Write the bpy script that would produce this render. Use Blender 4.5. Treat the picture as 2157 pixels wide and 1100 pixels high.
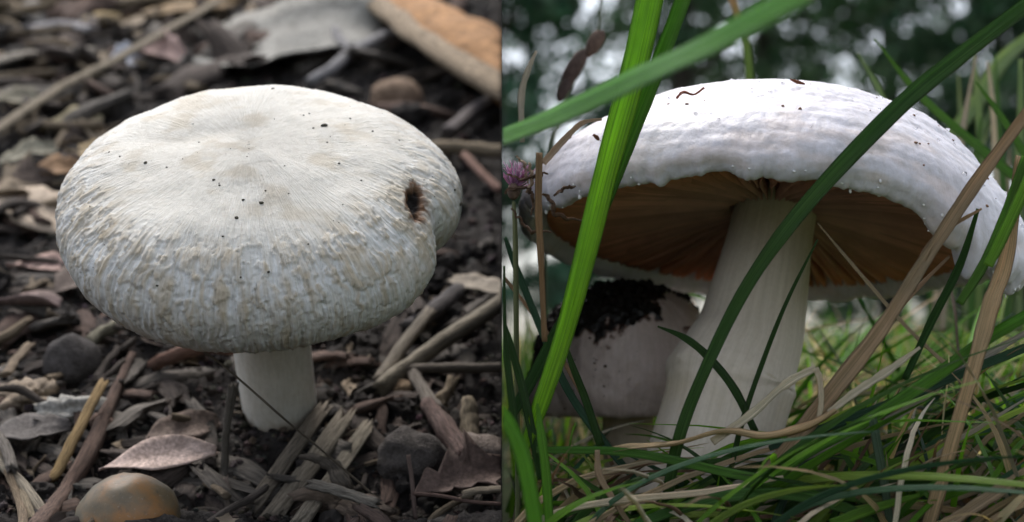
import bpy, bmesh, math, random
import numpy as np
from mathutils import Vector, Matrix, noise as mnoise

for o in list(bpy.data.objects):
    bpy.data.objects.remove(o)
scene = bpy.context.scene
COL = scene.collection
R = math.radians
random.seed(7)
rng = np.random.default_rng(11)

# ------------------------------------------------------------------ camera, sky, sun, exposure
CAM_Z = 0.035                       # a lens 3.5 cm above the meadow
LENS = 49.45
K = 36.0 / LENS / 2157.0            # picture widths per metre of distance, used to lay things out to scale
SEAM, HOR = 1057.0, 750.0
cam_data = bpy.data.cameras.new('camera')
cam = bpy.data.objects.new('camera', cam_data)
COL.objects.link(cam)
cam.location = (0, 0, CAM_Z)
cam.rotation_euler = (R(90), 0, 0)
cam_data.sensor_width = 36
cam_data.lens = LENS
cam_data.shift_x = (1078.5 - SEAM) / 2157.0
cam_data.shift_y = (HOR - 550.0) / 2157.0
cam_data.clip_start = 0.005
cam_data.clip_end = 2000
cam_data.dof.use_dof = True
cam_data.dof.focus_distance = 0.270
cam_data.dof.aperture_fstop = LENS / 3.1
scene.camera = cam

SUN_EL, SUN_AZ = 66.0, -24.0        # high, behind the mushrooms and a little to the left
world = bpy.data.worlds.new('World')
scene.world = world
world.use_nodes = True
wn = world.node_tree
sky = wn.nodes.new('ShaderNodeTexSky')
sky.sky_type = 'NISHITA'
sky.sun_disc = False
sky.sun_elevation = R(SUN_EL)
sky.sun_rotation = R(SUN_AZ)
sky.air_density = 1.0
sky.dust_density = 3.0
sky.ozone_density = 1.0
grey = wn.nodes.new('ShaderNodeHueSaturation')          # thin white overcast: the same sky with most of its blue gone
grey.inputs['Saturation'].default_value = 0.42
wn.links.new(sky.outputs[0], grey.inputs['Color'])
wn.links.new(grey.outputs[0], wn.nodes['Background'].inputs[0])
wn.nodes['Background'].inputs[1].default_value = 0.15

sun_data = bpy.data.lights.new('sun', 'SUN')
sun_data.energy = 1.5
sun_data.angle = R(28)
sun_data.color = (1.0, 0.96, 0.9)
sun = bpy.data.objects.new('sun', sun_data)
COL.objects.link(sun)
_d = Vector((math.sin(R(SUN_AZ)) * math.cos(R(SUN_EL)), math.cos(R(SUN_AZ)) * math.cos(R(SUN_EL)), math.sin(R(SUN_EL))))
sun.rotation_euler = _d.to_track_quat('Z', 'Y').to_euler()
sun.location = _d * 5

vs = scene.view_settings
vs.view_transform = 'Standard'
vs.look = 'None'
vs.exposure = 0.98
vs.gamma = 1.0
vs.use_curve_mapping = False
scene.render.engine = 'CYCLES'
scene.cycles.use_denoising = True
scene.cycles.max_bounces = 8
scene.cycles.transparent_max_bounces = 8

# ------------------------------------------------------------------ numeric helpers
def P(px, py, y):
    """point at distance y whose direction from the lens matches this place in the photograph"""
    return Vector(((px - SEAM) * K * y, y, CAM_Z + (HOR - py) * K * y))

def _hash(ix, iy, iz, seed):
    h = (ix.astype(np.int64) * 374761393 + iy.astype(np.int64) * 668265263 + iz.astype(np.int64) * 2147483647 + seed * 1274126177) & 0xffffffff
    h = ((h ^ (h >> 13)) * 1274126177) & 0xffffffff
    h = ((h ^ (h >> 16)) * 2246822519) & 0xffffffff
    return ((h ^ (h >> 15)) & 0xffffff) / float(0xffffff)

def vnoise(x, y, z=None, seed=0):
    x = np.asarray(x, float); y = np.asarray(y, float)
    z = np.zeros_like(x) if z is None else np.asarray(z, float)
    xi, yi, zi = np.floor(x), np.floor(y), np.floor(z)
    fx, fy, fz = x - xi, y - yi, z - zi
    fx, fy, fz = [f * f * f * (f * (f * 6 - 15) + 10) for f in (fx, fy, fz)]
    out = 0
    for dx in (0, 1):
        for dy in (0, 1):
            for dz in (0, 1):
                w = (fx if dx else 1 - fx) * (fy if dy else 1 - fy) * (fz if dz else 1 - fz)
                out = out + w * _hash(xi + dx, yi + dy, zi + dz, seed)
    return out * 2 - 1

def fbm(x, y, z=None, octv=4, seed=0):
    a, t, n = 1.0, 0, 0
    z = np.zeros_like(np.asarray(x, float)) if z is None else z
    for i in range(octv):
        t = t + a * vnoise(x * 2 ** i, y * 2 ** i, z * 2 ** i, seed + i * 17)
        n += a; a *= 0.5
    return t / n

def sstep(a, b, x):
    t = np.clip((x - a) / (b - a), 0, 1)
    return t * t * (3 - 2 * t)

def catmull(pts, n):
    pts = [np.array(p, float) for p in pts]
    if len(pts) == 2:
        pts = [pts[0], (pts[0] + pts[1]) / 2, pts[1]]
    q = [2 * pts[0] - pts[1]] + pts + [2 * pts[-1] - pts[-2]]
    seg = len(pts) - 1
    out = []
    for i in range(n):
        t = i / (n - 1) * seg
        k = min(int(t), seg - 1); f = t - k
        p0, p1, p2, p3 = q[k:k + 4]
        out.append(0.5 * ((2 * p1) + (-p0 + p2) * f + (2 * p0 - 5 * p1 + 4 * p2 - p3) * f * f + (-p0 + 3 * p1 - 3 * p2 + p3) * f ** 3))
    return np.array(out)

# ------------------------------------------------------------------ mesh helpers
def mesh_np(name, verts, quads, mat=None, uv=None, tint=None, smooth=True, tris=None):
    verts = np.asarray(verts, np.float32).reshape(-1, 3)
    me = bpy.data.meshes.new(name)
    quads = np.asarray(quads if quads is not None else [], np.int32).reshape(-1, 4)
    tris = np.asarray(tris if tris is not None else [], np.int32).reshape(-1, 3)
    nq, nt = len(quads), len(tris)
    me.vertices.add(len(verts)); me.vertices.foreach_set('co', verts.ravel())
    loops = np.concatenate([quads.ravel(), tris.ravel()]).astype(np.int32)
    me.loops.add(len(loops)); me.loops.foreach_set('vertex_index', loops)
    me.polygons.add(nq + nt)
    starts = np.concatenate([np.arange(nq) * 4, nq * 4 + np.arange(nt) * 3]).astype(np.int32)
    me.polygons.foreach_set('loop_start', starts)
    me.polygons.foreach_set('use_smooth', np.full(nq + nt, smooth))
    if uv is not None:
        l = me.uv_layers.new(name='UVMap')
        l.data.foreach_set('uv', np.asarray(uv, np.float32)[loops].ravel())
    if tint is not None:
        a = me.color_attributes.new('tint', 'FLOAT_COLOR', 'POINT')
        t = np.ones((len(verts), 4), np.float32); t[:, :3] = tint
        a.data.foreach_set('color', t.ravel())
    me.update(calc_edges=True)
    if mat: me.materials.append(mat)
    return me

def link(name, me, parent=None, loc=None, label=None, cat=None, group=None, kind=None, color=None, mat=None):
    o = bpy.data.objects.new(name, me)
    COL.objects.link(o)
    if parent: o.parent = parent
    if loc is not None: o.location = loc
    if label: o['label'] = label
    if cat: o['category'] = cat
    if group: o['group'] = group
    if kind: o['kind'] = kind
    if color: o.color = (*color, 1)
    return o

def thing(name, loc, label, cat, group=None):
    return link(name, None, None, loc, label, cat, group)

def clip_side(me, x_local, keep_right):
    """trim a piece where it meets the dividing sheet"""
    bm = bmesh.new(); bm.from_mesh(me)
    res = bmesh.ops.bisect_plane(bm, geom=bm.verts[:] + bm.edges[:] + bm.faces[:], dist=1e-7, plane_co=(x_local, 0, 0), plane_no=(1, 0, 0),
                                 clear_outer=not keep_right, clear_inner=keep_right)
    ed = [e for e in res['geom_cut'] if isinstance(e, bmesh.types.BMEdge)]
    if ed:
        try: bmesh.ops.edgeloop_fill(bm, edges=ed)
        except Exception: pass
    bm.to_mesh(me); bm.free()

def grid_quads(nr, nc, wrap=False, base=0):
    i = np.arange(nr - 1)[:, None]; j = np.arange(nc if wrap else nc - 1)[None, :]
    a = i * nc + j; b = i * nc + (j + 1) % nc
    c = (i + 1) * nc + (j + 1) % nc; d = (i + 1) * nc + j
    return np.stack([a, b, c, d], -1).reshape(-1, 4) + base

def frames(path, hint):
    T = np.gradient(path, axis=0); T /= np.linalg.norm(T, axis=1)[:, None] + 1e-12
    hint = np.broadcast_to(np.asarray(hint, float), T.shape)
    S = np.cross(T, hint); ln = np.linalg.norm(S, axis=1)[:, None]
    S = np.where(ln < 1e-6, np.cross(T, np.array([1, 0.3, 0.2])), S); S /= np.linalg.norm(S, axis=1)[:, None]
    N = np.cross(S, T)
    return T, S, N

def tube_data(path, radii, nring=10, flat=1.0, rough=0.15, hint=(0, -0.5, 0.85), seed=0, ragged=0.6, grain=3.0, stretch=0.15):
    """a stick, stalk or splinter: ring after ring along a path, ridged along its length, torn ends"""
    path = np.asarray(path); n = len(path)
    radii = np.interp(np.linspace(0, 1, n), np.linspace(0, 1, len(radii)), radii)
    T, S, N = frames(path, hint)
    ang = np.linspace(0, 2 * np.pi, nring, endpoint=False)
    s = np.linspace(0, 1, n)[:, None] * n * stretch
    nz = fbm(np.cos(ang)[None, :] * grain + 0 * s + seed * 7.3, np.sin(ang)[None, :] * grain + 0 * s, s + 0 * ang[None, :], 3, seed)
    rr = radii[:, None] * (1 + rough * 2.0 * nz)
    v = path[:, None, :] + rr[..., None] * (np.cos(ang)[None, :, None] * S[:, None, :] + flat * np.sin(ang)[None, :, None] * N[:, None, :])
    rs = np.random.default_rng(seed)
    for k, sg in ((0, -1), (n - 1, 1)):
        off = (rs.random(nring) - 0.3) * radii[k] * ragged * 2
        v[k] += sg * off[:, None] * T[k][None, :]
    V = np.concatenate([v.reshape(-1, 3), [path[0] - 0, path[-1] + 0]])
    q = grid_quads(n, nring, True)
    j = np.arange(nring); j2 = (j + 1) % nring
    t1 = np.stack([np.full(nring, n * nring), j2, j], -1)
    t2 = np.stack([np.full(nring, n * nring + 1), (n - 1) * nring + j, (n - 1) * nring + j2], -1)
    u = np.concatenate([np.broadcast_to(ang / 6.2832, (n, nring)).ravel(), [0, 0]])
    L = np.concatenate([[0], np.cumsum(np.linalg.norm(np.diff(path, axis=0), axis=1))])
    w = np.concatenate([np.broadcast_to(L[:, None], (n, nring)).ravel(), [0, L[-1]]])
    return V, q, np.concatenate([t1, t2]), np.stack([u, w * 100], -1)

def lump_data(rad, seed, sub=3, squash=(1, 1, 1), rough=0.3, freq=1.6, facet=0.0):
    bm = bmesh.new(); bmesh.ops.create_icosphere(bm, subdivisions=sub, radius=1)
    v = np.array([x.co[:] for x in bm.verts]); f = np.array([[x.index for x in fc.verts] for fc in bm.faces]); bm.free()
    n = fbm(v[:, 0] * freq + seed * 3.7, v[:, 1] * freq, v[:, 2] * freq, 4, seed)
    if facet:
        cell = np.round(v * facet) / facet
        v = v * 0.55 + 0.45 * cell / (np.linalg.norm(cell, axis=1)[:, None] + 1e-6)
    v = v * (1 + rough * 2 * n)[:, None] * np.array(squash) * rad
    return v, f

def leaf_data(L, W, seed, curl=0.3, arch=0.25, thick=0.0004, nl=16, nw=8, ragged=0.06, twist=0.2):
    """a curled leaf scrap with thickness: outline pointed at both ends, arched along and across"""
    t = np.linspace(0, 1, nl)[:, None]; w = np.linspace(-1, 1, nw)[None, :]
    prof = np.sin(np.pi * np.clip(t, 0.02, 0.98)) ** 0.7 * (1 + 0.25 * np.sin(t * 5 + seed))
    prof = prof * (1 + ragged * 3 * vnoise(t * 9 + seed, t * 0 + seed, seed=seed)) + 0 * w
    x = (t - 0.5) * L + 0 * w + ragged * L * 0.3 * vnoise(t * 7 + 0 * w, w * 3 + seed + 0 * t, seed=seed)
    y = w * W / 2 * prof
    z = curl * W * (w ** 2) * prof * 0.6 + arch * L * (0.25 - (t - 0.5) ** 2) + 0.06 * W * fbm(t * 4 + 0 * w + seed, w * 2 + 0 * t, octv=3, seed=seed) + twist * W * w * (t - 0.5)
    top = np.stack([x, y, z], -1).reshape(-1, 3); bot = top - np.array([0, 0, thick])
    n = nl * nw
    q = np.concatenate([grid_quads(nl, nw), grid_quads(nl, nw, base=n)[:, ::-1]])
    b = np.concatenate([np.arange(nw), nw - 1 + nw * np.arange(1, nl), (nl - 1) * nw + np.arange(nw - 2, -1, -1), nw * np.arange(nl - 2, 0, -1)])
    b2 = np.roll(b, -1)
    q = np.concatenate([q, np.stack([b2, b, b + n, b2 + n], -1)])
    uv = np.stack([np.broadcast_to(w * 0.5 + 0.5, (nl, nw)).ravel(), np.broadcast_to(t, (nl, nw)).ravel()], -1)
    return np.concatenate([top, bot]), q, np.concatenate([uv, uv])

def blade_data(path, widths, hint, fold=0.18, thick=0.00022, twist=0.0, cut=False):
    """a grass blade: tapering strip with a folded midrib and real thickness"""
    path = np.asarray(path); n = len(path)
    w = np.interp(np.linspace(0, 1, n), np.linspace(0, 1, len(widths)), widths)
    T, S, N = frames(path, hint)
    tw = np.linspace(0, twist, n)[:, None]
    S, N = S * np.cos(tw) + N * np.sin(tw), N * np.cos(tw) - S * np.sin(tw)
    us = np.array([-0.5, -0.25, 0, 0.25, 0.5, 0.25, 0, -0.25])
    hs = np.array([fold, fold * 0.42, 0, fold * 0.42, fold, fold * 0.42, 0, fold * 0.42])
    th = np.array([0, 1, 1, 1, 0, -1, -1, -1]) * thick * 0.5
    v = path[:, None, :] + (w[:, None] * us[None])[..., None] * S[:, None] + (w[:, None] * hs[None] + th[None] * np.minimum(1, w / (w.max() + 1e-9))[:, None])[..., None] * N[:, None]
    q = grid_quads(n, 8, True)
    caps = [[7, 6, 1, 0], [1, 6, 5, 2], [2, 5, 4, 3]]
    q = np.concatenate([q, np.array(caps), np.array(caps)[:, ::-1] + (n - 1) * 8])
    L = np.concatenate([[0], np.cumsum(np.linalg.norm(np.diff(path, axis=0), axis=1))])
    uv = np.stack([np.broadcast_to(us + 0.5, (n, 8)).ravel(), np.broadcast_to((L * 100)[:, None], (n, 8)).ravel()], -1)
    return v.reshape(-1, 3), q, uv

# ------------------------------------------------------------------ materials
def new_mat(name):
    m = bpy.data.materials.new(name); m.use_nodes = True
    nt = m.node_tree
    return m, nt, nt.nodes['Principled BSDF'], nt.nodes['Material Output']
def nd(nt, t, **kw):
    n = nt.nodes.new(t)
    for k, v in kw.items():
        if hasattr(n, k) and not k.startswith('in_'): setattr(n, k, v)
    return n
def tex_noise(nt, vec, scale, detail=5, rough=0.6):
    n = nd(nt, 'ShaderNodeTexNoise'); n.inputs['Scale'].default_value = scale; n.inputs['Detail'].default_value = detail; n.inputs['Roughness'].default_value = rough
    if vec is not None: nt.links.new(vec, n.inputs['Vector'])
    return n.outputs['Fac']
def ramp(nt, fac, stops):
    r = nd(nt, 'ShaderNodeValToRGB')
    el = r.color_ramp.elements
    while len(el) < len(stops): el.new(0.5)
    for e, (p, c) in zip(el, stops): e.position = p; e.color = (*c, 1) if len(c) == 3 else c
    nt.links.new(fac, r.inputs[0]); return r.outputs[0]
def mixc(nt, fac, a, b, mode='MIX'):
    m = nd(nt, 'ShaderNodeMix', data_type='RGBA', blend_type=mode)
    for s, v in ((0, fac), (6, a), (7, b)):
        if hasattr(v, 'is_output'): nt.links.new(v, m.inputs[s])
        else: m.inputs[s].default_value = v if s == 0 else (*v, 1)
    return m.outputs[2]
def mapping(nt, src, scale):
    m = nd(nt, 'ShaderNodeMapping'); m.inputs['Scale'].default_value = scale; nt.links.new(src, m.inputs[0]); return m.outputs[0]
def bump(nt, h, strength, dist, bsdf):
    b = nd(nt, 'ShaderNodeBump'); b.inputs['Strength'].default_value = strength; b.inputs['Distance'].default_value = dist
    nt.links.new(h, b.inputs['Height']); nt.links.new(b.outputs[0], bsdf.inputs['Normal'])
def tint_node(nt, kind='attr'):
    if kind == 'attr':
        a = nd(nt, 'ShaderNodeAttribute'); a.attribute_name = 'tint'; return a.outputs['Color']
    return nd(nt, 'ShaderNodeObjectInfo').outputs['Color']
def coord(nt, which='Object'):
    return nd(nt, 'ShaderNodeTexCoord').outputs[which]

def mat_simple(name, kind, lo, hi, sc, rough=0.85, bmp=(0.6, 0.0005), aniso=None, space='Object', spec=0.25):
    """tint (object colour or painted pigment) broken up by two scales of noise, with fine relief"""
    m, nt, b, out = new_mat(name)
    v = coord(nt, space)
    if aniso: v = mapping(nt, v, aniso)
    n1 = tex_noise(nt, v, sc, 6, 0.65); n2 = tex_noise(nt, v, sc * 4.3, 5, 0.6)
    c = mixc(nt, 1.0, tint_node(nt, kind), ramp(nt, n1, [(0.3, lo), (0.7, hi)]), 'MULTIPLY')
    c = mixc(nt, 0.55, c, mixc(nt, 1.0, c, ramp(nt, n2, [(0.35, (0.45,) * 3), (0.65, (1.35,) * 3)]), 'MULTIPLY'))
    nt.links.new(c, b.inputs['Base Color'])
    b.inputs['Roughness'].default_value = rough
    b.inputs['Specular IOR Level'].default_value = spec
    h = nd(nt, 'ShaderNodeMath', operation='ADD'); nt.links.new(n1, h.inputs[0]); nt.links.new(n2, h.inputs[1])
    bump(nt, h.outputs[0], bmp[0], bmp[1], b)
    return m

M = {}
M['soil'] = mat_simple('soil', 'obj', (0.5, 0.48, 0.46), (1.5, 1.45, 1.4), 260, 0.95, (1.0, 0.0012))
M['crumb'] = mat_simple('soil_crumb', 'attr', (0.6, 0.58, 0.56), (1.3, 1.3, 1.3), 500, 0.95, (1.0, 0.0006))
M['wood'] = mat_simple('weathered_wood', 'obj', (0.32, 0.31, 0.3), (1.5, 1.48, 1.45), 1.0, 0.88, (1.0, 0.0006), (22, 1.6, 1), 'UV')
M['litter'] = mat_simple('dry_leaf', 'obj', (0.6, 0.58, 0.56), (1.25, 1.25, 1.25), 300, 0.8, (0.6, 0.0004))
M['clod'] = mat_simple('clod', 'obj', (0.5, 0.48, 0.46), (1.4, 1.4, 1.4), 420, 0.95, (1.0, 0.0008))
M['crust'] = mat_simple('charred_crust', 'obj', (0.5, 0.5, 0.5), (1.4, 1.3, 1.2), 600, 0.8, (1.0, 0.0006))
M['bark'] = mat_simple('tree_bark', 'obj', (0.5, 0.5, 0.5), (1.3, 1.3, 1.3), 9, 0.95, (1.0, 0.02))
M['bare'] = mat_simple('bit_of_dirt', 'obj', (0.6, 0.6, 0.6), (1.3, 1.3, 1.3), 900, 0.9, (0.5, 0.0002))
M['divider'] = mat_simple('dull_sheet', 'obj', (0.8, 0.8, 0.8), (1.2, 1.2, 1.2), 40, 1.0, (0.2, 0.0005), spec=0.0)

def mat_pebble():
    m, nt, b, out = new_mat('pebble')
    v = coord(nt)
    n1 = tex_noise(nt, v, 60, 5); n2 = tex_noise(nt, v, 420, 6, 0.7); n3 = tex_noise(nt, v, 1500, 3)
    c = ramp(nt, n1, [(0.36, (0.075, 0.075, 0.055)), (0.47, (0.15, 0.105, 0.055)), (0.58, (0.27, 0.125, 0.035))])
    c = mixc(nt, ramp(nt, n2, [(0.55, (0, 0, 0)), (0.72, (0.8, 0.8, 0.8))]), c, (0.045, 0.042, 0.036))
    c = mixc(nt, ramp(nt, n3, [(0.64, (0, 0, 0)), (0.72, (0.6, 0.6, 0.6))]), c, (0.26, 0.22, 0.17))
    nt.links.new(c, b.inputs['Base Color']); b.inputs['Roughness'].default_value = 0.5
    bump(nt, n2, 0.3, 0.0004, b); return m
M['pebble'] = mat_pebble()

def mat_cap(name, uvscale, fib, sss=0.12, rough=0.7, spec=0.3, scaleb=0.5):
    m, nt, b, out = new_mat(name)
    uv = coord(nt, 'UV'); ob = coord(nt)
    f = tex_noise(nt, mapping(nt, uv, uvscale), 1.0, 6, 0.7)
    g = tex_noise(nt, ob, 900, 5, 0.7)
    t = tint_node(nt)
    c = mixc(nt, 1.0, t, ramp(nt, f, [(0.3, (0.86, 0.85, 0.82)), (0.6, (1.04, 1.04, 1.05))]), 'MULTIPLY')
    c = mixc(nt, 0.5, c, mixc(nt, 1.0, c, ramp(nt, g, [(0.3, (0.86, 0.84, 0.8)), (0.6, (1.03, 1.03, 1.03))]), 'MULTIPLY'))
    nt.links.new(c, b.inputs['Base Color'])
    b.inputs['Roughness'].default_value = rough; b.inputs['Specular IOR Level'].default_value = spec
    b.inputs['Subsurface Weight'].default_value = sss
    b.inputs['Subsurface Radius'].default_value = (1.0, 0.75, 0.6); b.inputs['Subsurface Scale'].default_value = 0.002
    h = nd(nt, 'ShaderNodeMath', operation='MULTIPLY_ADD'); nt.links.new(f, h.inputs[0]); h.inputs[1].default_value = fib; nt.links.new(g, h.inputs[2])
    bump(nt, h.outputs[0], scaleb, 0.0004, b)
    return m
M['cap_dry'] = mat_cap('fibrous_white_cap', (520, 12, 1), 2.2, scaleb=0.8)
M['cap_wet'] = mat_cap('moist_white_cap', (120, 14, 1), 0.8, 0.2, 0.42, 0.45, 0.45)
M['stem'] = mat_cap('mushroom_stem', (60, 2.0, 1), 0.35, 0.2, 0.6, 0.3, 0.18)

def mat_gill():
    m, nt, b, out = new_mat('gills')
    n = tex_noise(nt, coord(nt), 140, 4)
    nt.links.new(mixc(nt, 1.0, tint_node(nt), ramp(nt, n, [(0.3, (0.8, 0.78, 0.76)), (0.7, (1.15, 1.12, 1.1))]), 'MULTIPLY'), b.inputs['Base Color'])
    b.inputs['Roughness'].default_value = 0.7
    tr = nd(nt, 'ShaderNodeBsdfTranslucent'); nt.links.new(tint_node(nt), tr.inputs[0])
    mx = nd(nt, 'ShaderNodeMixShader'); mx.inputs[0].default_value = 0.3
    nt.links.new(b.outputs[0], mx.inputs[1]); nt.links.new(tr.outputs[0], mx.inputs[2]); nt.links.new(mx.outputs[0], out.inputs[0])
    return m
M['gill'] = mat_gill()

def mat_blade(name, trans, rough, spots):
    m, nt, b, out = new_mat(name)
    uv = coord(nt, 'UV'); ob = coord(nt)
    st = tex_noise(nt, mapping(nt, uv, (26, 0.25, 1)), 1.0, 3, 0.6)
    sp = tex_noise(nt, mapping(nt, uv, (5, 3.0, 1)), 1.0, 6, 0.7)
    t = tint_node(nt)
    c = mixc(nt, 1.0, t, ramp(nt, st, [(0.34, (0.48, 0.55, 0.46)), (0.64, (1.4, 1.32, 1.45))]), 'MULTIPLY')
    c = mixc(nt, 1.0, c, ramp(nt, tex_noise(nt, ob, 45, 4), [(0.3, (0.72, 0.8, 0.8)), (0.7, (1.2, 1.12, 1.0))]), 'MULTIPLY')
    c = mixc(nt, ramp(nt, sp, [(0.58, (0, 0, 0)), (0.74, (spots,) * 3)]), c, (0.12, 0.075, 0.04))
    nt.links.new(c, b.inputs['Base Color']); b.inputs['Roughness'].default_value = rough; b.inputs['Specular IOR Level'].default_value = 0.42
    bump(nt, st, 1.0, 0.0004, b)
    tr = nd(nt, 'ShaderNodeBsdfTranslucent'); nt.links.new(mixc(nt, 1.0, c, (1.25, 1.2, 0.7), 'MULTIPLY'), tr.inputs[0])
    mx = nd(nt, 'ShaderNodeMixShader'); mx.inputs[0].default_value = trans
    nt.links.new(b.outputs[0], mx.inputs[1]); nt.links.new(tr.outputs[0], mx.inputs[2]); nt.links.new(mx.outputs[0], out.inputs[0])
    return m
M['blade'] = mat_blade('grass_blade', 0.5, 0.33, 0.35)
M['straw'] = mat_blade('dry_straw', 0.2, 0.6, 0.9)

def mat_leaf():
    m, nt, b, out = new_mat('tree_leaf')
    t = mixc(nt, 1.0, tint_node(nt), tint_node(nt, 'obj'), 'MULTIPLY')
    t = mixc(nt, 1.0, t, ramp(nt, tex_noise(nt, coord(nt), 1.3, 3), [(0.3, (0.6, 0.7, 0.75)), (0.7, (1.3, 1.2, 1.0))]), 'MULTIPLY')
    nt.links.new(t, b.inputs['Base Color']); b.inputs['Roughness'].default_value = 0.5
    tr = nd(nt, 'ShaderNodeBsdfTranslucent'); nt.links.new(t, tr.inputs[0])
    mx = nd(nt, 'ShaderNodeMixShader'); mx.inputs[0].default_value = 0.25
    nt.links.new(b.outputs[0], mx.inputs[1]); nt.links.new(tr.outputs[0], mx.inputs[2]); nt.links.new(mx.outputs[0], out.inputs[0])
    return m
M['leaf'] = mat_leaf()

def mat_meadow():
    m, nt, b, out = new_mat('meadow_ground')
    v = coord(nt)
    c = ramp(nt, tex_noise(nt, v, 3, 8, 0.7), [(0.3, (0.03, 0.05, 0.015)), (0.55, (0.07, 0.1, 0.03)), (0.75, (0.14, 0.13, 0.06))])
    c = mixc(nt, ramp(nt, tex_noise(nt, v, 160, 6, 0.7), [(0.4, (0, 0, 0)), (0.65, (0.6, 0.6, 0.6))]), c, (0.045, 0.035, 0.022))
    nt.links.new(c, b.inputs['Base Color']); b.inputs['Roughness'].default_value = 0.95
    bump(nt, tex_noise(nt, v, 220, 6), 0.8, 0.003, b); return m
M['meadow'] = mat_meadow()

def mat_water():
    m, nt, b, out = new_mat('water_drop')
    b.inputs['Base Color'].default_value = (0.95, 0.97, 1, 1); b.inputs['Roughness'].default_value = 0.03
    b.inputs['IOR'].default_value = 1.33; b.inputs['Transmission Weight'].default_value = 1.0
    n = tex_noise(nt, coord(nt), 300, 2); bump(nt, n, 0.02, 0.0001, b)
    return m
M['water'] = mat_water()

# ------------------------------------------------------------------ the ground, the bank, the added dividing sheet
LM_LOC, LM_TILT, LM_H, LM_U = P(552, 522, 0.300), R(40), 515, K * 0.300 * 0.945
_b = LM_LOC - Matrix.Rotation(LM_TILT, 3, 'X') @ Vector((0, 0, (LM_H - 20) * LM_U))
BX, BY, BZ = _b.x, _b.y, _b.z       # where the left mushroom's stem meets the bank
def bank_base(y):
    y = np.asarray(y, float)
    z = np.where(y < BY, BZ + 0.60 * (y - BY), BZ + 0.52 * (y - BY))
    z = np.where(y > 0.95, BZ + 0.52 * (0.95 - BY) + 0.25 * (1 - np.exp(-(y - 0.95) * 2.08)), z)
    return np.maximum(z, 0.0012)
def bank_relief(x, y):
    a = 0.0030 * fbm(x * 45, y * 45, octv=3, seed=3)
    b = 0.0026 * (0.5 - np.abs(vnoise(x * 160, y * 160, seed=9)) * 2)
    c = 0.0010 * fbm(x * 520, y * 520, octv=3, seed=21)
    return a + b + c
def bank_z(x, y):
    return bank_base(y) + sstep(-0.2, 0.1, np.asarray(y, float)) * bank_relief(np.asarray(x, float), np.asarray(y, float))
def bank_hit(px, py):
    d = P(px, py, 1.0) - Vector((0, 0, CAM_Z))
    lo, hi = 0.2, 1.3
    for _ in range(40):
        mid = (lo + hi) / 2
        if CAM_Z + d.z * mid > float(bank_base(mid)): lo = mid
        else: hi = mid
    return np.array([d.x * lo, lo, float(bank_base(lo))])
BN = np.array([0, -0.475, 0.88])

def plane_ground():
    xs = np.array([-600, -100, -20, -5, -1, 0, 0.5, 1, 2, 5, 20, 100, 600.0]); ys = np.array([-600, -50, -5, -0.5, 0, 0.5, 1, 2, 5, 12, 30, 100, 900.0])
    X, Y = np.meshgrid(xs, ys)
    me = mesh_np('meadow', np.stack([X, Y, np.full_like(X, -0.004)], -1), grid_quads(len(ys), len(xs)), M['meadow'])
    link('meadow', me, kind='structure')
plane_ground()

def build_bank():
    xs = np.concatenate([np.linspace(-1.6, -0.32, 40)[:-1], np.linspace(-0.32, 0, 340)])
    ys = np.concatenate([np.linspace(-0.9, 0.12, 30)[:-1], np.linspace(0.12, 0.262, 40)[:-1], np.linspace(0.262, 0.42, 220)[:-1], np.linspace(0.42, 0.78, 220)[:-1], np.linspace(0.78, 2.6, 60)])
    X, Y = np.meshgrid(xs, ys)
    Z = bank_z(X, Y)
    V = np.stack([X, Y, Z], -1).reshape(-1, 3)
    q = grid_quads(len(ys), len(xs))
    e = np.arange(len(ys)) * len(xs) + len(xs) - 1          # cut face of the bank, down into the ground
    n0 = len(V)
    low = V[e].copy(); low[:, 2] = -0.03
    V = np.concatenate([V, low])
    i = np.arange(len(ys) - 1)
    q = np.concatenate([q, np.stack([e[i], n0 + i, n0 + i + 1, e[i + 1]], -1)])
    link('soil_bank', mesh_np('soil_bank', V, q, M['soil']), kind='structure', color=(0.026, 0.023, 0.022))
build_bank()

def build_divider():  # added sheet, edge-on to the lens; keeps blur and light from crossing the seam
    ys = np.linspace(0.288, 0.98, 8); t = 0.00006
    V = []
    for y in ys:
        for x in (-t, t):
            V += [(x, y, -0.02), (x, y, CAM_Z + 0.262 * y)]
    V = np.array(V); n = len(ys); q = []
    for i in range(n - 1):
        a, b = i * 4, i * 4 + 4
        q += [[a, a + 1, b + 1, b], [a + 2, b + 2, b + 3, a + 3], [a + 1, a + 3, b + 3, b + 1]]
    q += [[0, 2, 3, 1], [(n - 1) * 4, (n - 1) * 4 + 1, (n - 1) * 4 + 3, (n - 1) * 4 + 2]]
    link('divider', mesh_np('divider', V, np.array(q), M['divider'], smooth=False), kind='structure', color=(0.028, 0.028, 0.026))
build_divider()

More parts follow.
